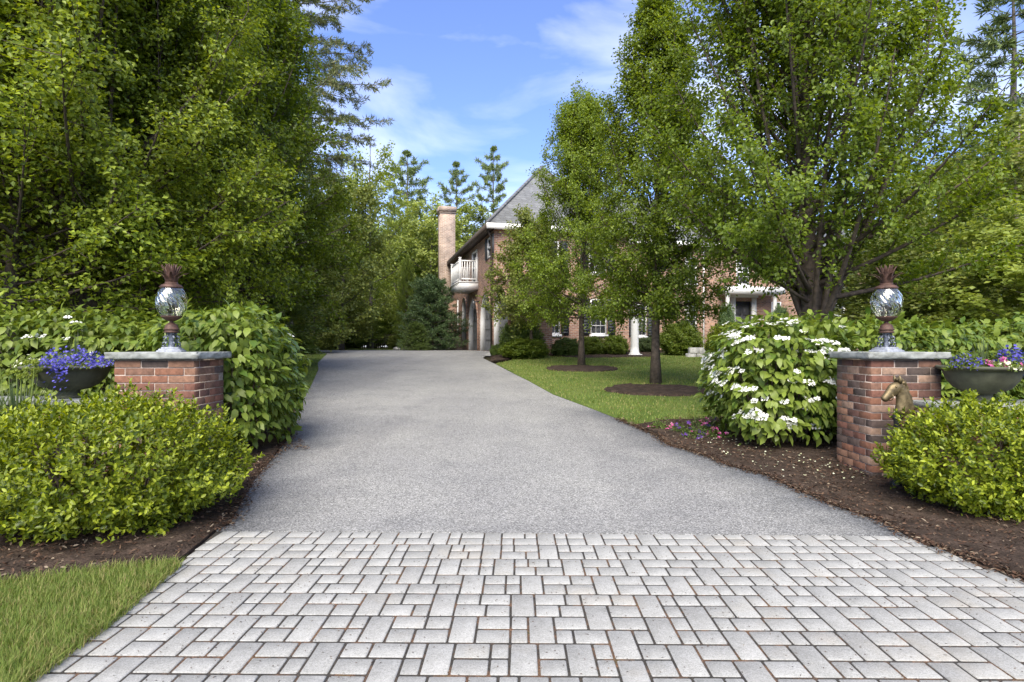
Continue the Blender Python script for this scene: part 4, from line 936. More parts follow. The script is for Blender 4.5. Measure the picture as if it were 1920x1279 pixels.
copy_thing(spr, 'low rounded evergreen at the foot of the dark spreading evergreen', put(29.6, 782), 1.0, (.42, .42, .36), mats={'crown': M['shrubdark']})
copy_thing(spr, 'narrow green arborvitae standing up behind the dark evergreen', put(35, 764), 2.0, (.38, .38, 1.35), mats={'crown': M['shrubgreen']})

# ------------------------------------------------------------------ shrubs
def sup_pts(r, n, rx, ry, rz, p=2.4, lo=.8, hi=1.03, bump=.07, fr=5.0, cut=-.2, seed=0, rough=0.0, rk=(14, 30)):
    d = nrm(r.normal(0, 1, (int(n * 1.7), 3))); d = d[d[:, 2] > cut][:n]
    s = (np.abs(d) ** p).sum(1) ** (-1 / p); g = np.sign(d) * np.abs(d * s[:, None]) ** (p - 1) / np.array([rx, ry, rz]); nn = nrm(g)
    b = 1 + bump * (np.sin(d[:, 0] * fr + seed) * np.sin(d[:, 1] * fr * 1.3 + seed * 2) + np.sin(d[:, 2] * fr * 1.1 + d[:, 0] * fr * 1.7 + seed)) * .7
    if rough:
        kk = nrm(r.normal(0, 1, (14, 3))) * r.uniform(rk[0], rk[1], (14, 1)); ph = r.uniform(0, 6.283, 14)
        nz_ = np.sin(d @ kk.T + ph).sum(1) / 14 ** .5; b += rough * np.clip(nz_, -1.6, 1.1)
    t_ = (hi + rough * .9 * (r.uniform(0, 1, len(d)) > .93) * r.uniform(.2, 1, len(d)) - (hi - lo) * r.uniform(0, 1, len(d)) ** 1.8) * b
    return d * (s * t_)[:, None] * np.array([rx, ry, rz]), nn
def boxwood(name, label, loc, rx, ry, rz, n_twig, seed, leafm='boxwood', L=.036, cat='shrub', per=7, twig=.10, group=None, zc=.42, shape='hex', bump=.08, rough=.10):
    r = np.random.default_rng(seed); t = thing(name, label, cat, loc, group=group)
    C, nn = sup_pts(r, n_twig, rx, ry, rz * (1 - zc), 2.3, .72, 1.0, bump=bump, seed=seed, cut=-.95, rough=rough)
    C[:, 2] = np.where(C[:, 2] < 0, C[:, 2] * zc / (1 - zc) * .95, C[:, 2]) + rz * zc
    k = len(C); ax = nrm(nn * .8 + np.array([0, 0, .5]) + r.normal(0, .35, (k, 3)))
    P_, D, N = [], [], []
    e1 = nrm(np.cross(ax, r.normal(0, 1, (k, 3)))); e2 = np.cross(ax, e1)
    for j in range(per):
        a_ = j * 2.4; s = (j + .5) / per
        rad = e1 * math.cos(a_) + e2 * math.sin(a_)
        P_.append(C - ax * twig * (1 - s)); D.append(rad * (.9 - .4 * s) + ax * (.35 + .6 * s) + r.normal(0, .2, (k, 3))); N.append(ax - rad * .4 + np.array([0, 0, .3]))
    P_ = np.concatenate(P_); D = np.concatenate(D); N = np.concatenate(N); m = MB(); sz = r.uniform(.75, 1.2, len(P_))
    leaf_geo(m, P_, D, N, L * sz, L * .55 * sz, shape, curl=.1)
    m.obj('foliage', M[leafm], t, kind='stuff')
    wd = MB()
    for j in range(22):
        a_ = r.uniform(0, 6.283); q = r.uniform(.3, .85); e = np.array([rx * q * math.cos(a_), ry * q * math.sin(a_), rz * r.uniform(.45, .85)])
        b0 = np.array([rx * .25 * math.cos(a_ + .4), ry * .25 * math.sin(a_ + .4), 0]); wd.tube(bez(b0, np.array([b0[0] * 1.4, b0[1] * 1.4, e[2] * .6]), e, 5), np.linspace(.012, .004, 5) * (rx / .8), 4, cap=False)
    wd.obj('stems', M['bark'], t)
    return t
boxwood('boxwood', 'big bright yellow green boxwood hiding the foot of the pillar without horse head', (-2.86, 4.22, 0), .86, .76, .90, 5000, 51)
boxwood('boxwood', 'bright boxwood cut by the frame edge below the seed heads', (-4.75, 4.5, 0), .9, .78, .80, 4600, 52)
boxwood('boxwood', 'bright yellow green boxwood in front of the horse head pillar', (3.72, 4.55, 0), .78, .60, .84, 4200, 53)

VIB = {}
def vib_leaf_mesh(i, leafm):
    key = (i, leafm)
    if key not in VIB:
        m = MB(); leaf_geo(m, np.zeros((1, 3)), np.array([[1.0, 0, 0]]), np.array([[0, 0, 1.0]]), 1.0, (.58, .66, .5)[i], 'ovate', curl=(.16, .22, .1)[i])
        VIB[key] = m.mesh('leaf', M[leafm])
    return VIB[key]
def floret_mesh(seed):
    r = np.random.default_rng(seed); m = MB(); C = []
    for k in range(11):
        a_ = k / 8 * 6.283 + r.normal(0, .15) if k < 8 else r.uniform(0, 6.283); q = .05 * r.uniform(.75, 1.15) if k < 8 else .02
        C.append((q * math.cos(a_), q * math.sin(a_), r.normal(0, .006)))
    C = np.array(C); fn = nrm(r.normal(0, .3, (len(C), 3)) + [0, 0, 1]); e1 = nrm(np.cross(fn, [.2, 1, 0.])); e2 = np.cross(fn, e1)
    for k in range(5):
        a_ = k / 5 * 6.283 + r.uniform(0, 6.283, len(C)); a_ = k / 5 * 6.283 + C[:, 0] * 90
        D = e1 * np.cos(a_)[:, None] + e2 * np.sin(a_)[:, None]; leaf_geo(m, C, D, fn, .021, .017, 'hex', curl=.06)
    return m.mesh('flower_cluster', M['whitepetal'])
FL = [floret_mesh(k) for k in range(4)]
def viburnum(name, label, c, rx, ry, rz, n, seed, leafm='viburnum', L=.105, flowers=0, fz=(.2, 1.0), pick=300, p=2.9, cut=-.75, group=None, fside=None, fscale=1.0):
    r = np.random.default_rng(seed); c = np.array(c, float); gz = float(G(c[1])); t = thing(name, label, 'shrub', (c[0], c[1], gz), group=group)
    hz = rz / 2; C, nn = sup_pts(r, n, rx, ry, hz, p, .70, 1.03, bump=.06, fr=6.0, seed=seed, cut=cut, rough=.06, rk=(6, 15)); C[:, 2] += hz + .04
    k = len(C)
    # leaves hang in tiers: gather heights towards branch layers
    lay = np.round(C[:, 2] / .17) * .17; C[:, 2] += (lay - C[:, 2]) * .45 * r.uniform(.4, 1, k)
    top = np.clip((nn[:, 2] - .3) / .6, 0, 1)[:, None]
    D = nn * np.array([.9, .9, .1]) + np.array([0, 0, -.62]) * (1 - top * .7) + r.normal(0, .52, (k, 3)); N = nn * .55 + np.array([0, 0, .75]) + r.normal(0, .22, (k, 3))
    D = nrm(D); S = nrm(np.cross(D, N)); N = np.cross(S, D); sz = L * r.uniform(.55, 1.22, k)
    cam_l = np.array([-c[0], -c[1], CAM_H - gz]); to = nrm(cam_l - C); facing = (to * nn).sum(1); dist = np.linalg.norm(cam_l - C, axis=1)
    outer = (np.abs(C - [0, 0, hz]) / [rx, ry, hz]); shell = (outer ** p).sum(1) ** (1 / p)
    score = sz / dist * (facing > .15) * (shell > .93) * np.abs((to * N).sum(1)); idx = np.argsort(-score)[:pick]; ms = np.ones(k, bool); ms[idx] = False
    m = MB(); leaf_geo(m, C[ms], D[ms], N[ms], sz[ms], sz[ms] * .58, 'ovate'); m.obj('foliage', M[leafm], t, kind='stuff')
    for i in idx:
        o = link('leaf', vib_leaf_mesh(int(r.integers(0, 3)), leafm), t)
        o.matrix_local = Matrix([[D[i, 0] * sz[i], S[i, 0] * sz[i], N[i, 0] * sz[i], C[i, 0]], [D[i, 1] * sz[i], S[i, 1] * sz[i], N[i, 1] * sz[i], C[i, 1]], [D[i, 2] * sz[i], S[i, 2] * sz[i], N[i, 2] * sz[i], C[i, 2]], [0, 0, 0, 1]])
    wd = MB()
    for j in range(34):
        e = C[r.integers(0, k)] * .88; b0 = np.array([e[0] * .35, e[1] * .35, -.02]); wd.tube(bez(b0, np.array([e[0] * .55, e[1] * .55, e[2] * .8 + .1]), e, 6), np.linspace(.016, .004, 6), 4, cap=False)
    wd.obj('stems', M['bark'], t)
    if flowers:
        okf = np.where((facing > .1) & (shell > .95) & (C[:, 2] > fz[0] * rz) & (C[:, 2] < fz[1] * rz) & ((C[:, 0] > fside[0]) & (C[:, 0] < fside[1]) if fside else True))[0]
        seeds_ = r.choice(okf, min(len(okf), max(3, flowers // 2)), replace=False); n_f = 0
        for i in seeds_:
            for q in range(int(r.integers(1, 4))):
                if n_f >= flowers: break
                side = nrm(np.cross(nn[i], [0, 0, 1.0])); pz = C[i] + nn[i] * r.uniform(.0, .035) + side * (q - 1) * r.uniform(.06, .11) + np.array([0, 0, r.normal(.03, .02)])
                ax = nrm(nn[i] * .75 + np.array([0, 0, .8]) + r.normal(0, .2, 3)); o = link('flower_cluster', FL[int(r.integers(0, 4))], t); o.location = pz
                s_ = r.uniform(.55, .95) * fscale; o.scale = (s_, s_, s_); o.rotation_euler = Vector(ax).to_track_quat('Z', 'Y').to_euler(); n_f += 1
    return t
viburnum('viburnum', 'viburnum covered in white flower clusters beside the horse head pillar', (3.12, 7.0, 0), .74, .74, 1.40, 4600, 61, flowers=150, fz=(.16, 1.0), L=.112)
viburnum('viburnum', 'tall leafy viburnum at the drive edge behind the pillar without horse head', (-3.20, 6.72, 0), .70, .85, 1.50, 5200, 62, flowers=7, fz=(.4, .9), L=.115)
viburnum('viburnum', 'dark leafy viburnum hedge behind the urn with only blue flowers', (-5.4, 7.1, 0), 1.75, .7, 1.48, 8200, 63, 'viburnumdeep', flowers=20, fz=(.62, .92), L=.11)
viburnum('viburnum', 'leafy viburnum hedge cut by the frame edge above the seed heads', (-7.9, 7.0, 0), 1.2, .7, 1.48, 5000, 64, 'viburnumdeep', L=.11, pick=80)
viburnum('viburnum', 'leafy viburnum hedge behind the lamp on the horse head pillar', (4.6, 7.2, 0), 1.25, .7, 1.38, 6500, 65, flowers=8, fz=(.6, .95), L=.105)
viburnum('viburnum', 'light green leafy hedge behind the urn with pink petunias', (6.9, 7.3, 0), 1.5, .75, 1.45, 6500, 66, flowers=6, fz=(.6, .9), L=.105)

# bedding beside the white viburnum
for k, (px, py, col, lab) in enumerate([(1240, 795, 'pinkpetal', 'lone pink pansy at the corner of the lawn and the drive'), (1280, 803, 'purplepetal', 'dark purple pansy in the middle of the bedding by the white viburnum'), (1312, 790, 'pinkpetal', 'coral pink pansy at the lawn edge of the bedding row'), (1318, 806, 'pinkpetal', 'magenta pansy low in front of the coral pink one'), (1300, 812, 'purplepetal', 'purple pansy at the mulch edge of the bedding row'), (1345, 812, 'pinkpetal', 'pink pansy half under the white viburnum leaves'), (1335, 798, 'purplepetal', 'deep violet pansy tucked against the white viburnum')]):
    x, y = gp(px, py + 12); flower_mass('pansy', lab, x, y, float(G(y)) + .02, .16, .12, col, 9, .06, 80 + k, leafcol='shrubdark', nleaf=420)

# foundation shrubs by the house
fs = boxwood('foundation_shrub', 'round light green shrub on the lawn under the narrow sash window', put(23.5, 1276), .80, .7, 1.32, 3400, 71, 'shrubgreen', .075, per=6, twig=.16, shape='tri')
def shrub(label, y, px, wpx, toppy, m, rz, z_extra=0):
    sx = wpx * y / F / 1.6; hh = (Zh(toppy, y) - float(G(y))) / 1.34
    copy_thing(fs, label, put(y, px), rz, (sx, sx, hh), mats={'foliage': M[m]})
shrub('bright lime round shrub before the front door', 20.0, 1362, 78, 606, 'boxwood', .5)
shrub('rounded green shrub between the white column and the shuttered window', 23.6, 1153, 54, 628, 'shrubgreen', 1.2)
shrub('green shrub touching the trunk of the farther lawn pear', 23.4, 1108, 52, 630, 'shrubgreen', 2.2)
shrub('dark shrub in the bed between two thin tree trunks', 22.8, 1062, 56, 632, 'shrubdark', 3.1)
shrub('wide dark green boxwood at the front of the bed near the arches', 21.6, 985, 92, 634, 'shrubgreen', 4.0)
shrub('tall leafy rhododendron behind the wide dark boxwood', 23.2, 978, 88, 598, 'shrubdark', 5.0)
shrub('small grey green shrub at the garage corner by the concrete walk', 23.0, 931, 24, 645, 'shrubdark', 0.3)
shrub('loose grey green perennial clump behind the white column', 25.2, 1212, 50, 632, 'strap', 0.9)
shrub('clipped evergreen beside the charcoal front door', 25.6, 1362, 34, 570, 'spruce', 1.9)
shrub('dark evergreen under the window at the far side of the front door', 25.6, 1462, 34, 572, 'spruce', 2.9)
shrub('low golden shrub at the far end of the parking court beyond the fence gap', 36, 618, 30, 634, 'limegreen', .2)
shrub('round ornamental grass clump beside the picket fence', 38, 660, 34, 628, 'maple', 1.0)
shrub('bright low shrub at the end of the picket fence near the evergreen', 36, 742, 34, 628, 'limegreen', 2.0)
shrub('dark low shrub by the far lamp post at the woods edge', 36, 592, 26, 640, 'shrubdark', 2.4)

# ------------------------------------------------------------------ house
HX, HY, HZ0 = -0.78, 25.7, 1.0
ua = math.atan2(.244, .970)
house = thing('brick_house', 'two storey brick house with slate roof, arched garage doors and white trim', 'house', (HX, HY, HZ0), ua)
cu, su = math.cos(ua), math.sin(ua)
def u_at(px, v):      # u on the plane v=const seen at picture column px
    k = (px - 960) / F
    # X = HX + u*cu - v*su ; Y = HY + u*su + v*cu ; X = k*Y
    return (k * (HY + v * cu) - HX + v * su) / (cu - k * su)
def v_at(px, u=0.0):
    k = (px - 960) / F
    return (HX + u * cu - k * (HY + u * su)) / (su + k * cu)
def z_at(py, u, v): return CAM_H + (HZ - py) * (HY + u * su + v * cu) / F - HZ0
def wall2d(name, outer, holes, axis, const, mat_, thick=.0, parent=house):
    # outer / holes are loops in (s,z); axis 'u': s runs along u at v=const; axis 'v': s runs along v at u=const
    bm = bmesh.new()
    for loop in [outer] + holes:
        vv = [bm.verts.new(((s, const, z) if axis == 'u' else (const, s, z))) for s, z in loop]
        for i in range(len(vv)): bm.edges.new((vv[i], vv[(i + 1) % len(vv)]))
    bmesh.ops.triangle_fill(bm, edges=bm.edges[:], use_beauty=True)
    me = bpy.data.meshes.new(name); bm.to_mesh(me); bm.free(); me.materials.append(mat_); return link(name, me, parent)
def rect(a, b, c, d): return [(a, c), (b, c), (b, d), (a, d)]
def arch(a, b, z0, zs, n=10):
    r = (b - a) / 2; c = (a + b) / 2
    return [(a, z0), (b, z0)] + [(c + r * math.cos(k / n * math.pi), zs + r * math.sin(k / n * math.pi)) for k in range(n + 1)]
EAVE = 5.28
VB = 11.6        # length of the garage side wall
UW = 6.3
# arches on the garage side wall (v ranges), springing and depth
ar = [(v_at(955), v_at(927), 1.75), (v_at(923), v_at(901.5), 1.75), (v_at(897), v_at(879.5), 1.75)]
ar = [tuple(sorted(a[:2])) + (a[2],) for a in ar]
win_arch = tuple(sorted((v_at(876), v_at(867))))
bal_door = tuple(sorted((v_at(895), v_at(885.5))))
cw = (.35, 1.25)
EXT = -2.9
holes_low = [arch(a, b, .02, 2.62 - (b - a) / 2) for a, b, _ in ar if b < VB]
side_outer = [(EXT, -.2), (VB, -.2), (VB, EAVE), (0.0, EAVE), (0.0, 2.95), (EXT, 2.95)]
holes = holes_low + [arch(*win_arch, .5, 2.05), rect(*bal_door, 3.32, 5.0), rect(*cw, 4.15, 5.05)]
wall2d('wall', side_outer, holes, 'v', 0.0, M['hbrick'])
wins_front = []
def sash(px0, px1, v, z0, z1):
    a, b = u_at(px0, v), u_at(px1, v); return (a, b, v, z0, z1)
VM = 3.74
W1 = [sash(1024, 1050, 0, .75, 2.35), sash(1107, 1137, 0, .75, 2.35)]
W1u = [sash(1020, 1048, 0, 3.5, 4.85), sash(1104, 1136, 0, 3.5, 4.85)]
W2 = [sash(1190, 1212, VM, .75, 2.45), sash(1284, 1306, VM, .62, 2.7), sash(1446, 1464, VM, .62, 2.7), sash(1560, 1584, VM, .62, 2.7)]
W2u = [sash(1284, 1306, VM, 3.6, 5.0), sash(1380, 1404, VM, 3.6, 5.0), sash(1462, 1486, VM, 3.6, 5.0), sash(1560, 1584, VM, 3.6, 5.0)]
UE = u_at(1680, VM)
door = (u_at(1377, VM), u_at(1409, VM))
wall2d('wall', rect(0, UW, -.3, EAVE), [rect(a, b, c, d) for a, b, v, c, d in W1 + W1u], 'u', 0.0, M['hbrick'])
wall2d('wall', rect(UW, UE, -.3, 5.6), [rect(a, b, c, d) for a, b, v, c, d in W2 + W2u] + [rect(door[0], door[1], .3, 2.7)], 'u', VM, M['hbrick'])
wall2d('wall', rect(0, VM + 8, -.3, EAVE), [], 'v', UW, M['hbrick']); wall2d('wall', rect(VM, VM + 9, -.3, 5.6), [], 'v', UE, M['hbrick'])
wall2d('wall', rect(0, UW, -.3, EAVE), [], 'u', VB, M['hbrick']); wall2d('wall', rect(UW, UE, -.3, 5.6), [], 'u', VM + 9, M['hbrick'])
wall2d('wall', rect(0.0, 1.7, -.3, 2.95), [], 'u', EXT, M['hbrick']); wall2d('wall', rect(EXT, 0, -.3, 2.95), [], 'v', 1.7, M['hbrick'])
# arched openings: white reveals and recessed doors
def arch_open(a, b, top, z0, depth, partname, dm, glazed=False):
    r = (b - a) / 2; zs = top - r; lp = arch(a, b, z0, zs, 12)
    m = MB(); n = len(lp); Vv = [(-.025, s, z) for s, z in lp] + [(depth, s, z) for s, z in lp]
    m.add(Vv, [(i, (i + 1) % n, n + (i + 1) % n, n + i) for i in range(n) if i != 0]); rv = m.obj('arch_reveal', M['white'], house)
    so = rv.modifiers.new('thickness', 'SOLIDIFY'); so.thickness = .03; so.offset = 0
    q = MB(); q.tube([(-.03, s, z) for s, z in arch(a - .05, b + .05, z0, zs, 12)[1:]] + [(-.03, a - .05, z0)], .05, 6); q.obj('brick_arch', M['hbrick'], house)
    m = MB(); Vv = [(depth - .02, s, z) for s, z in lp]; m.add(Vv, [tuple(range(n))]); d = m.obj(partname, dm, house)
    if partname == 'garage_door':
        for i in range(1, 5):
            q = MB(); zz = z0 + (top - z0) * i / 5.2; q.box(depth - .04, depth - .02, a + .06, b - .06, zz - .015, zz + .015); q.obj('panel_rail', M['doorpaint'], d)
        for i in range(4):
            q = MB(); ss = a + (b - a) * (i + .5) / 4; q.box(depth - .036, depth - .02, ss - .12, ss + .12, z0 + 1.45, z0 + 1.8); q.obj('pane', M['pane'], d)
    else:
        for i in (1, 2):
            q = MB(); ss = a + (b - a) * i / 3; q.box(depth - .04, depth - .02, ss - .02, ss + .02, z0, zs); q.obj('muntin', M['white'], d)
    return d
for a, b, _ in ar: arch_open(a, b, 2.62, .02, .24, 'garage_door', M['garagedoor'])
arch_open(*win_arch, 2.05 + (win_arch[1] - win_arch[0]) / 2, .5, .16, 'arched_window', M['pane'])
def window(a, b, v, z0, z1, shutters=True, cols=3, rows=4):
    m = MB(); fw = .065
    for (x0, x1, y0, y1) in ((a, a + fw, z0, z1), (b - fw, b, z0, z1), (a + fw, b - fw, z1 - fw, z1), (a + fw, b - fw, z0, z0 + fw), (a + fw, b - fw, (z0 + z1) / 2 - .03, (z0 + z1) / 2 + .03)):
        m.box(x0, x1, v - .03, v + .06, y0, y1)
    wf = m.obj('window', M['white'], house)
    q = MB(); q.box(a + .02, b - .02, v + .05, v + .07, z0 + .02, z1 - .02); q.obj('pane', M['pane'], wf)
    q = MB(); q.box(a - .06, b + .06, v - .09, v + .04, z0 - .11, z0 - .005); q.obj('sill', M['white'], wf)
    for i in range(1, cols): s = a + fw + (b - a - 2 * fw) * i / cols; q = MB(); q.box(s - .011, s + .011, v + .02, v + .045, z0 + fw, z1 - fw); q.obj('muntin', M['white'], wf)
    for i in range(1, rows):
        if i * 2 == rows: continue
        s = z0 + (z1 - z0) * i / rows; q = MB(); q.box(a + fw, b - fw, v + .022, v + .043, s - .011, s + .011); q.obj('muntin', M['white'], wf)
    if shutters:
        for s0 in (a - .40, b + .045):
            q = MB(); q.box(s0, s0 + .355, v - .055, v - .006, z0 - .03, z1 + .02); sh = q.obj('shutter', M['shutter'], house)
            for i in range(12):
                zz = z0 + .06 + (z1 - z0 - .1) * i / 12; q = MB(); q.box(s0 + .05, s0 + .305, v - .07, v - .05, zz, zz + .05); q.obj('slat', M['shutter'], sh)
for wd_ in W1 + W1u: window(*wd_)
window(*W2[0]); 
for wd_ in W2[1:] + W2u: window(*wd_, shutters=False, cols=2, rows=6)
# side windows (plane u = 0)
def side_window(a, b, z0, z1, nm):
    m = MB()
    for (x0, x1, y0, y1) in ((a, a + .07, z0, z1), (b - .07, b, z0, z1), (a + .07, b - .07, z1 - .07, z1), (a + .07, b - .07, z0, z0 + .06), (a + .07, b - .07, (z0 + z1) / 2 - .03, (z0 + z1) / 2 + .03)): m.box(-.03, .07, x0, x1, y0, y1)
    o = m.obj(nm, M['white'], house); q = MB(); q.box(.05, .07, a + .02, b - .02, z0 + .02, z1 - .02); q.obj('pane', M['pane'], o)
side_window(*bal_door, 3.32, 5.0, 'balcony_door'); side_window(*cw, 4.15, 5.05, 'window')
q = MB(); q.box(-.06, -.01, cw[0] - .42, cw[0] - .04, 4.12, 5.07); q.obj('shutter', M['shutter'], house)
q = MB(); q.box(-.06, -.01, cw[1] + .04, cw[1] + .42, 4.12, 5.07); q.obj('shutter', M['shutter'], house)
# roofs
OV = .38
def roof_poly(name, Vv, f, m=None):
    q = MB(); q.add(Vv, f); o = q.obj(name, m or M['slate'], house); so = o.modifiers.new('thickness', 'SOLIDIFY'); so.thickness = .1; so.offset = -1; return o
ez = EAVE + .14; rh = (UW / 2 + OV) * 1.03
cxr = UW / 2
roof = roof_poly('roof', [(-OV, -OV, ez), (UW + OV, -OV, ez), (UW + OV, VB + .1, ez), (-OV, VB + .1, ez), (cxr, cxr, ez + rh), (cxr, VB + .1, ez + rh)], [(0, 1, 4), (0, 4, 5, 3), (1, 2, 5, 4), (2, 3, 5)])
q = MB(); q.tube([(-OV, -OV, ez + .05), (cxr, cxr, ez + rh + .05)], .07, 6); q.obj('hip_ridge', M['slate'], roof)
mz = 5.74; mr = 3.4
roof_poly('roof', [(UW - 1.5, VM - .4, mz), (UE + .4, VM - .4, mz), (UE + .4, VM + 9.4, mz), (UW - 1.5, VM + 9.4, mz), (UW - 1.5, VM + 4.5, mz + mr), (UE - 3.5, VM + 4.5, mz + mr)], [(0, 1, 5, 4), (1, 2, 5), (2, 3, 4, 5)])
q = MB(); q.box(-.05, 1.75, EXT - .05, -.01, 2.96, 3.03); q.obj('parapet_coping', M['hbrick'], house)
def trim(name, x0, x1, y0, y1, z0, z1, m='white', parent=house): q = MB(); q.box(x0, x1, y0, y1, z0, z1); return q.obj(name, M[m], parent)
trim('fascia', -OV - .02, UW + OV, -OV - .03, -OV + .02, EAVE - .06, ez + .03); trim('fascia', UW - .1, UE + .4, VM - .44, VM - .38, mz - .2, mz + .02)
trim('side_fascia', -OV - .03, -OV + .02, -OV + .02, VB + .1, EAVE - .06, ez + .03, 'darkmetal')
trim('soffit', -OV + .02, -.002, -OV + .02, VB + .1, EAVE - .04, EAVE + .0, 'darkmetal'); trim('soffit', .002, UW + OV, -OV + .02, -.002, EAVE - .04, EAVE, 'white')
trim('soffit', UW, UE + .3, VM - .38, VM - .003, mz - .18, mz - .14)
q = MB(); q.tube([(-.09, .1, -.05), (-.09, .1, 4.9), (-.3, -.1, 5.2)], .045, 8); q.obj('downspout', M['darkmetal'], house)
vd = v_at(861); q = MB(); q.tube([(-.08, vd, .0), (-.08, vd, 2.9)], .045, 8); q.obj('downspout', M['white'], house)
for px in (1318, 1268): ud = u_at(px, VM); q = MB(); q.tube([(ud, VM - .07, 0), (ud, VM - .07, 5.5)], .045, 8); q.obj('downspout', M['white' if px == 1318 else 'darkmetal'], house)
# chimney
m = MB(); cv0, cv1 = VB + .12, VB + 1.15
m.box(-.82, .12, cv0, cv1, -.2, 8.7); m.box(-.86, .16, cv0 - .04, cv1 + .04, 8.45, 8.56); m.box(-.90, .20, cv0 - .08, cv1 + .08, 8.56, 8.85)
ch_ = m.obj('chimney', M['oldbrick'], house)
q = MB(); q.box(-.75, .05, cv0 + .08, cv1 - .08, 8.85, 8.92); q.obj('chimney_cap', M['fieldstone'], ch_)
# projecting side entry wall, steps and railing
wv = VB - 1.3
roof_poly('wing_wall', [(-.75, wv, -.2), (-.02, wv, -.2), (-.02, wv, 3.0), (-.75, wv, 2.55)], [(0, 1, 2, 3)], M['hbrick'])
for i in range(3): q = MB(); q.box(-2.0 + i * .32, -.05, wv - 1.6, wv - .15, -.05 if i == 0 else .15 * i, .15 * (i + 1)); q.obj('step', M['fieldstone'], house)
rl = MB(); rl.tube([(-1.5, wv - 1.55, 1.3), (-.1, wv - 1.55, 1.42)], .022, 6); rail = rl.obj('stair_railing', M['darkmetal'], house)
for i in range(9): q = MB(); x_ = -1.45 + i * .16; q.box(x_ - .012, x_ + .012, wv - 1.562, wv - 1.538, .4, 1.31 + i * .012); q.obj('baluster', M['darkmetal'], rail)
# balcony
bv0, bv1, bL, bz = v_at(897), v_at(897) + 2.7, .95, z_at(531, -.5, 4.3)
m = MB(); m.box(-bL, -.003, bv0, bv1, bz - .36, bz - .04); m.box(-bL - .04, -.003, bv0 - .04, bv1 + .04, bz - .04, bz); bal = m.obj('balcony', M['white'], house)
for (x_, v_) in ((-bL + .05, bv0 + .05), (-bL + .05, bv1 - .05), (-.07, bv0 + .05), (-.07, bv1 - .05)):
    q = MB(); q.box(x_ - .055, x_ + .055, v_ - .055, v_ + .055, bz, bz + 1.12); q.box(x_ - .07, x_ + .07, v_ - .07, v_ + .07, bz + 1.12, bz + 1.17); q.obj('post', M['white'], bal)
q = MB()
for zz in (bz + .1, bz + .98):
    q.box(-bL + .1, -.12, bv0 + .03, bv0 + .08, zz, zz + .06); q.box(-bL + .1, -.12, bv1 - .08, bv1 - .03, zz, zz + .06); q.box(-bL + .025, -bL + .075, bv0 + .1, bv1 - .1, zz, zz + .06)
q.obj('handrail', M['white'], bal)
for i in range(6):
    x_ = -bL + .16 + i * .125
    for v_ in (bv0 + .055, bv1 - .055): q = MB(); q.box(x_ - .02, x_ + .02, v_ - .015, v_ + .015, bz + .16, bz + .98); q.obj('baluster', M['white'], bal)
for i in range(19): v_ = bv0 + .18 + i * (bv1 - bv0 - .36) / 18; q = MB(); q.box(-bL + .035, -bL + .065, v_ - .02, v_ + .02, bz + .16, bz + .98); q.obj('baluster', M['white'], bal)
# front door and portico
dz = .3
trim('front_door', door[0] + .02, door[1] - .02, VM + .12, VM + .17, dz, 2.68, 'doorpaint')
fd = house.children[-1]
for i, (zz, hh) in enumerate(((dz + .25, .55), (dz + .95, .55), (dz + 1.62, .5))):
    for s in (0, 1):
        ww = (door[1] - door[0]) / 2; q = MB(); q.box(door[0] + .08 + s * ww, door[0] + ww - .06 + s * ww, VM + .09, VM + .12, zz, zz + hh); q.obj('door_panel', M['doorpaint'], fd)
for a, b in ((u_at(1369, VM), door[0]), (door[1], u_at(1416, VM))): trim('door_casing', a, b, VM - .12, VM + .1, dz - .2, 2.9)
trim('door_header', u_at(1366, VM), u_at(1419, VM), VM - .14, VM + .08, 2.9, 3.25)
for px in (1437, 1350):
    a = u_at(px - 4, VM - .2); b = u_at(px + 4, VM - .2); q = MB(); q.lathe([(.16, 0), (.16, .1), (.125, .16), (.12, 1.5), (.105, 2.75), (.13, 2.8), (.15, 2.9)], 16, ((a + b) / 2, VM - .9, .1)); q.obj('portico_column', M['white'], house, True)
trim('portico_roof', u_at(1342, VM), u_at(1446, VM), VM - 1.15, VM - .15, 3.02, 3.4)
trim('entry_landing', u_at(1330, VM), u_at(1455, VM), VM - 1.4, VM - .01, -.3, .12, 'fieldstone')
for px, py in ((898.5, 568),):
    vl = v_at(899.0); q = MB(); q.box(-.3, -.005, vl - .02, vl + .02, 2.35, 2.4); lan = q.obj('wall_lantern', M['black'], house)
    q = MB(); q.lathe([(.02, 2.0), (.07, 2.02), (.085, 2.28), (.1, 2.3), (.03, 2.4)], 8, (-.28, vl, 0)); q.obj('lantern_glass', M['pane'], lan)

# stacked stone pot by the side steps, low stone wall, column, far fence, lamp post, kerb stones
def at_house(u, v, z=0): return (HX + u * cu - v * su, HY + u * su + v * cu, HZ0 + z)
p0 = at_house(-1.25, wv - 2.1)
t = thing('stone_planter', 'squat weathered stone planter at the foot of the side steps', 'planter', (X(857, 32.2), 32.2, 1.0))
m = MB(); m.lathe([(.30, 0), (.36, .06), (.33, .12), (.26, .15), (.33, .2), (.38, .3), (.36, .4), (.31, .44), (.33, .5), (.28, .56), (.05, .52)], 14); m.obj('pot', M['boulder'], t, True)
y_ = 23.2; t = thing('white_column', 'white fluted column with square base standing on the lawn', 'column', put(y_, 1190))
m = MB(); m.box(-.24, .24, -.24, .24, -.05, .1); m.obj('base', M['white'], t)
m = MB(); m.lathe([(.2, .1), (.21, .14), (.17, .17)] + [(.155 - .02 * (k / 10) ** 1.5, .17 + 2.35 * k / 10) for k in range(1, 11)], 48, twist=lambda a, s: 1 - .03 * max(0, math.cos(16 * a)) * (s > .2)); m.obj('shaft', M['white'], t, True)
m = MB(); m.lathe([(.135, 2.52), (.15, 2.55), (.19, 2.66), (.22, 2.7)], 20); m.box(-.24, .24, -.24, .24, 2.7, 2.8); m.obj('capital', M['white'], t)
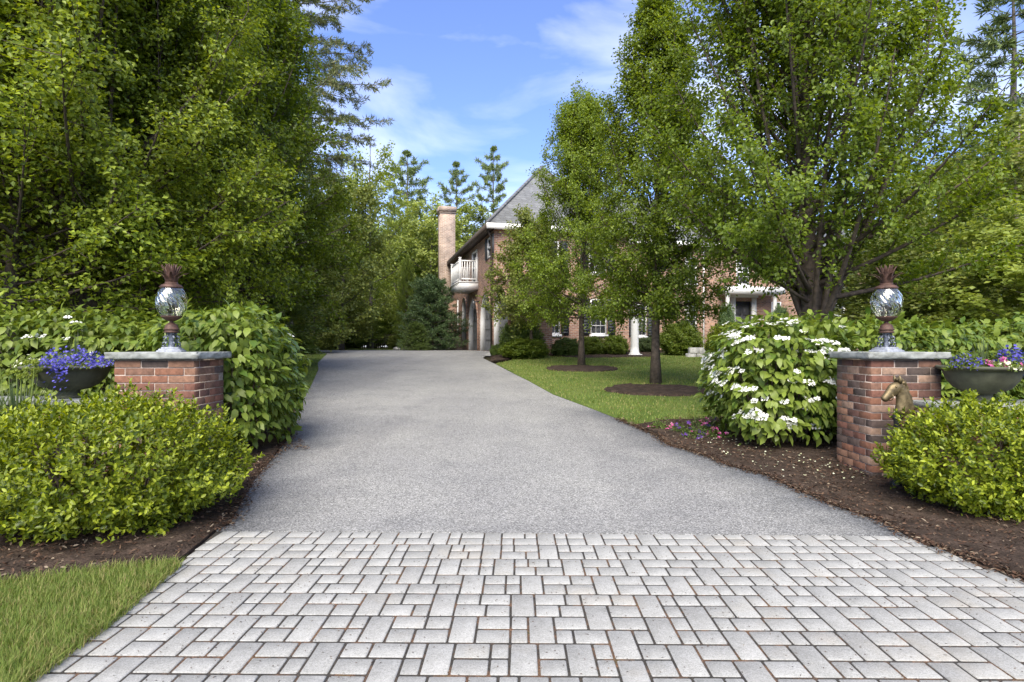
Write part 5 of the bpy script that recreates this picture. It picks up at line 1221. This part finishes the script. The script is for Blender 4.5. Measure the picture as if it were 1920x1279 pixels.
t = thing('stone_wall', 'short pale fieldstone retaining wall between the round lawn shrubs', 'wall', put(22.3, 1322))
for i in range(4):
    for j in range(2): q = MB(); q.cbox(-.7 + i * .35 + .1 * j, -.7 + i * .35 + .33 + .1 * j, -.15, .15, .22 * j - .03, .22 * j + .18, .02); q.obj('stone', M['fieldstone'], t)
yf = 40.0; xa, xb = X(676, yf), X(735, yf)
t = thing('picket_fence', 'weathered low picket fence at the woods edge', 'fence', ((xa + xb) / 2, yf, 1.0)); hw = (xb - xa) / 2 + .4
pm = MB(); pm.box(-.035, .035, -.012, .012, 0, .95); pm.add([(-.035, -.012, .95), (.035, -.012, .95), (.035, .012, .95), (-.035, .012, .95), (0, 0, 1.06)], [(0, 1, 4), (1, 2, 4), (2, 3, 4), (3, 0, 4)]); pmesh = pm.mesh('picket', M['picket'])
for i in range(int(hw * 2 / .135)): link('picket', pmesh, t, loc=(-hw + .135 * i, random.uniform(-.01, .01), random.uniform(-.03, .03)))
for zz in (.3, .75): q = MB(); q.box(-hw, hw, .014, .05, zz, zz + .07); q.obj('rail', M['picket'], t)
t = thing('path_light', 'thin garden light post at the woods edge', 'garden light', put(37, 611)); q = MB(); q.tube([(0, 0, 0), (0, 0, 1.3)], .03, 6); q.obj('post', M['picket'], t); q = MB(); q.lathe([(.03, 1.3), (.1, 1.34), (.1, 1.36), (.04, 1.5), (.005, 1.53)], 10); q.obj('lamp_head', M['fieldstone'], t)
for k, (px, y_, s, lab) in enumerate([(765, 31.8, .3, 'pale grey edging rock by the low rounded evergreen'), (744, 33.2, .2, 'small grey edging rock near the end of the lawn strip')]):
    r = np.random.default_rng(90 + k); bm = bmesh.new(); bmesh.ops.create_icosphere(bm, subdivisions=2, radius=1)
    for v in bm.verts: v.co *= 1 + r.normal(0, .09); v.co.z *= .6; v.co *= s
    me = bpy.data.meshes.new('rock'); bm.to_mesh(me); bm.free(); me.materials.append(M['fieldstone']); tag(link('rock', me, loc=(X(px, y_), y_, 1.0 + s * .3)), lab, 'rock')
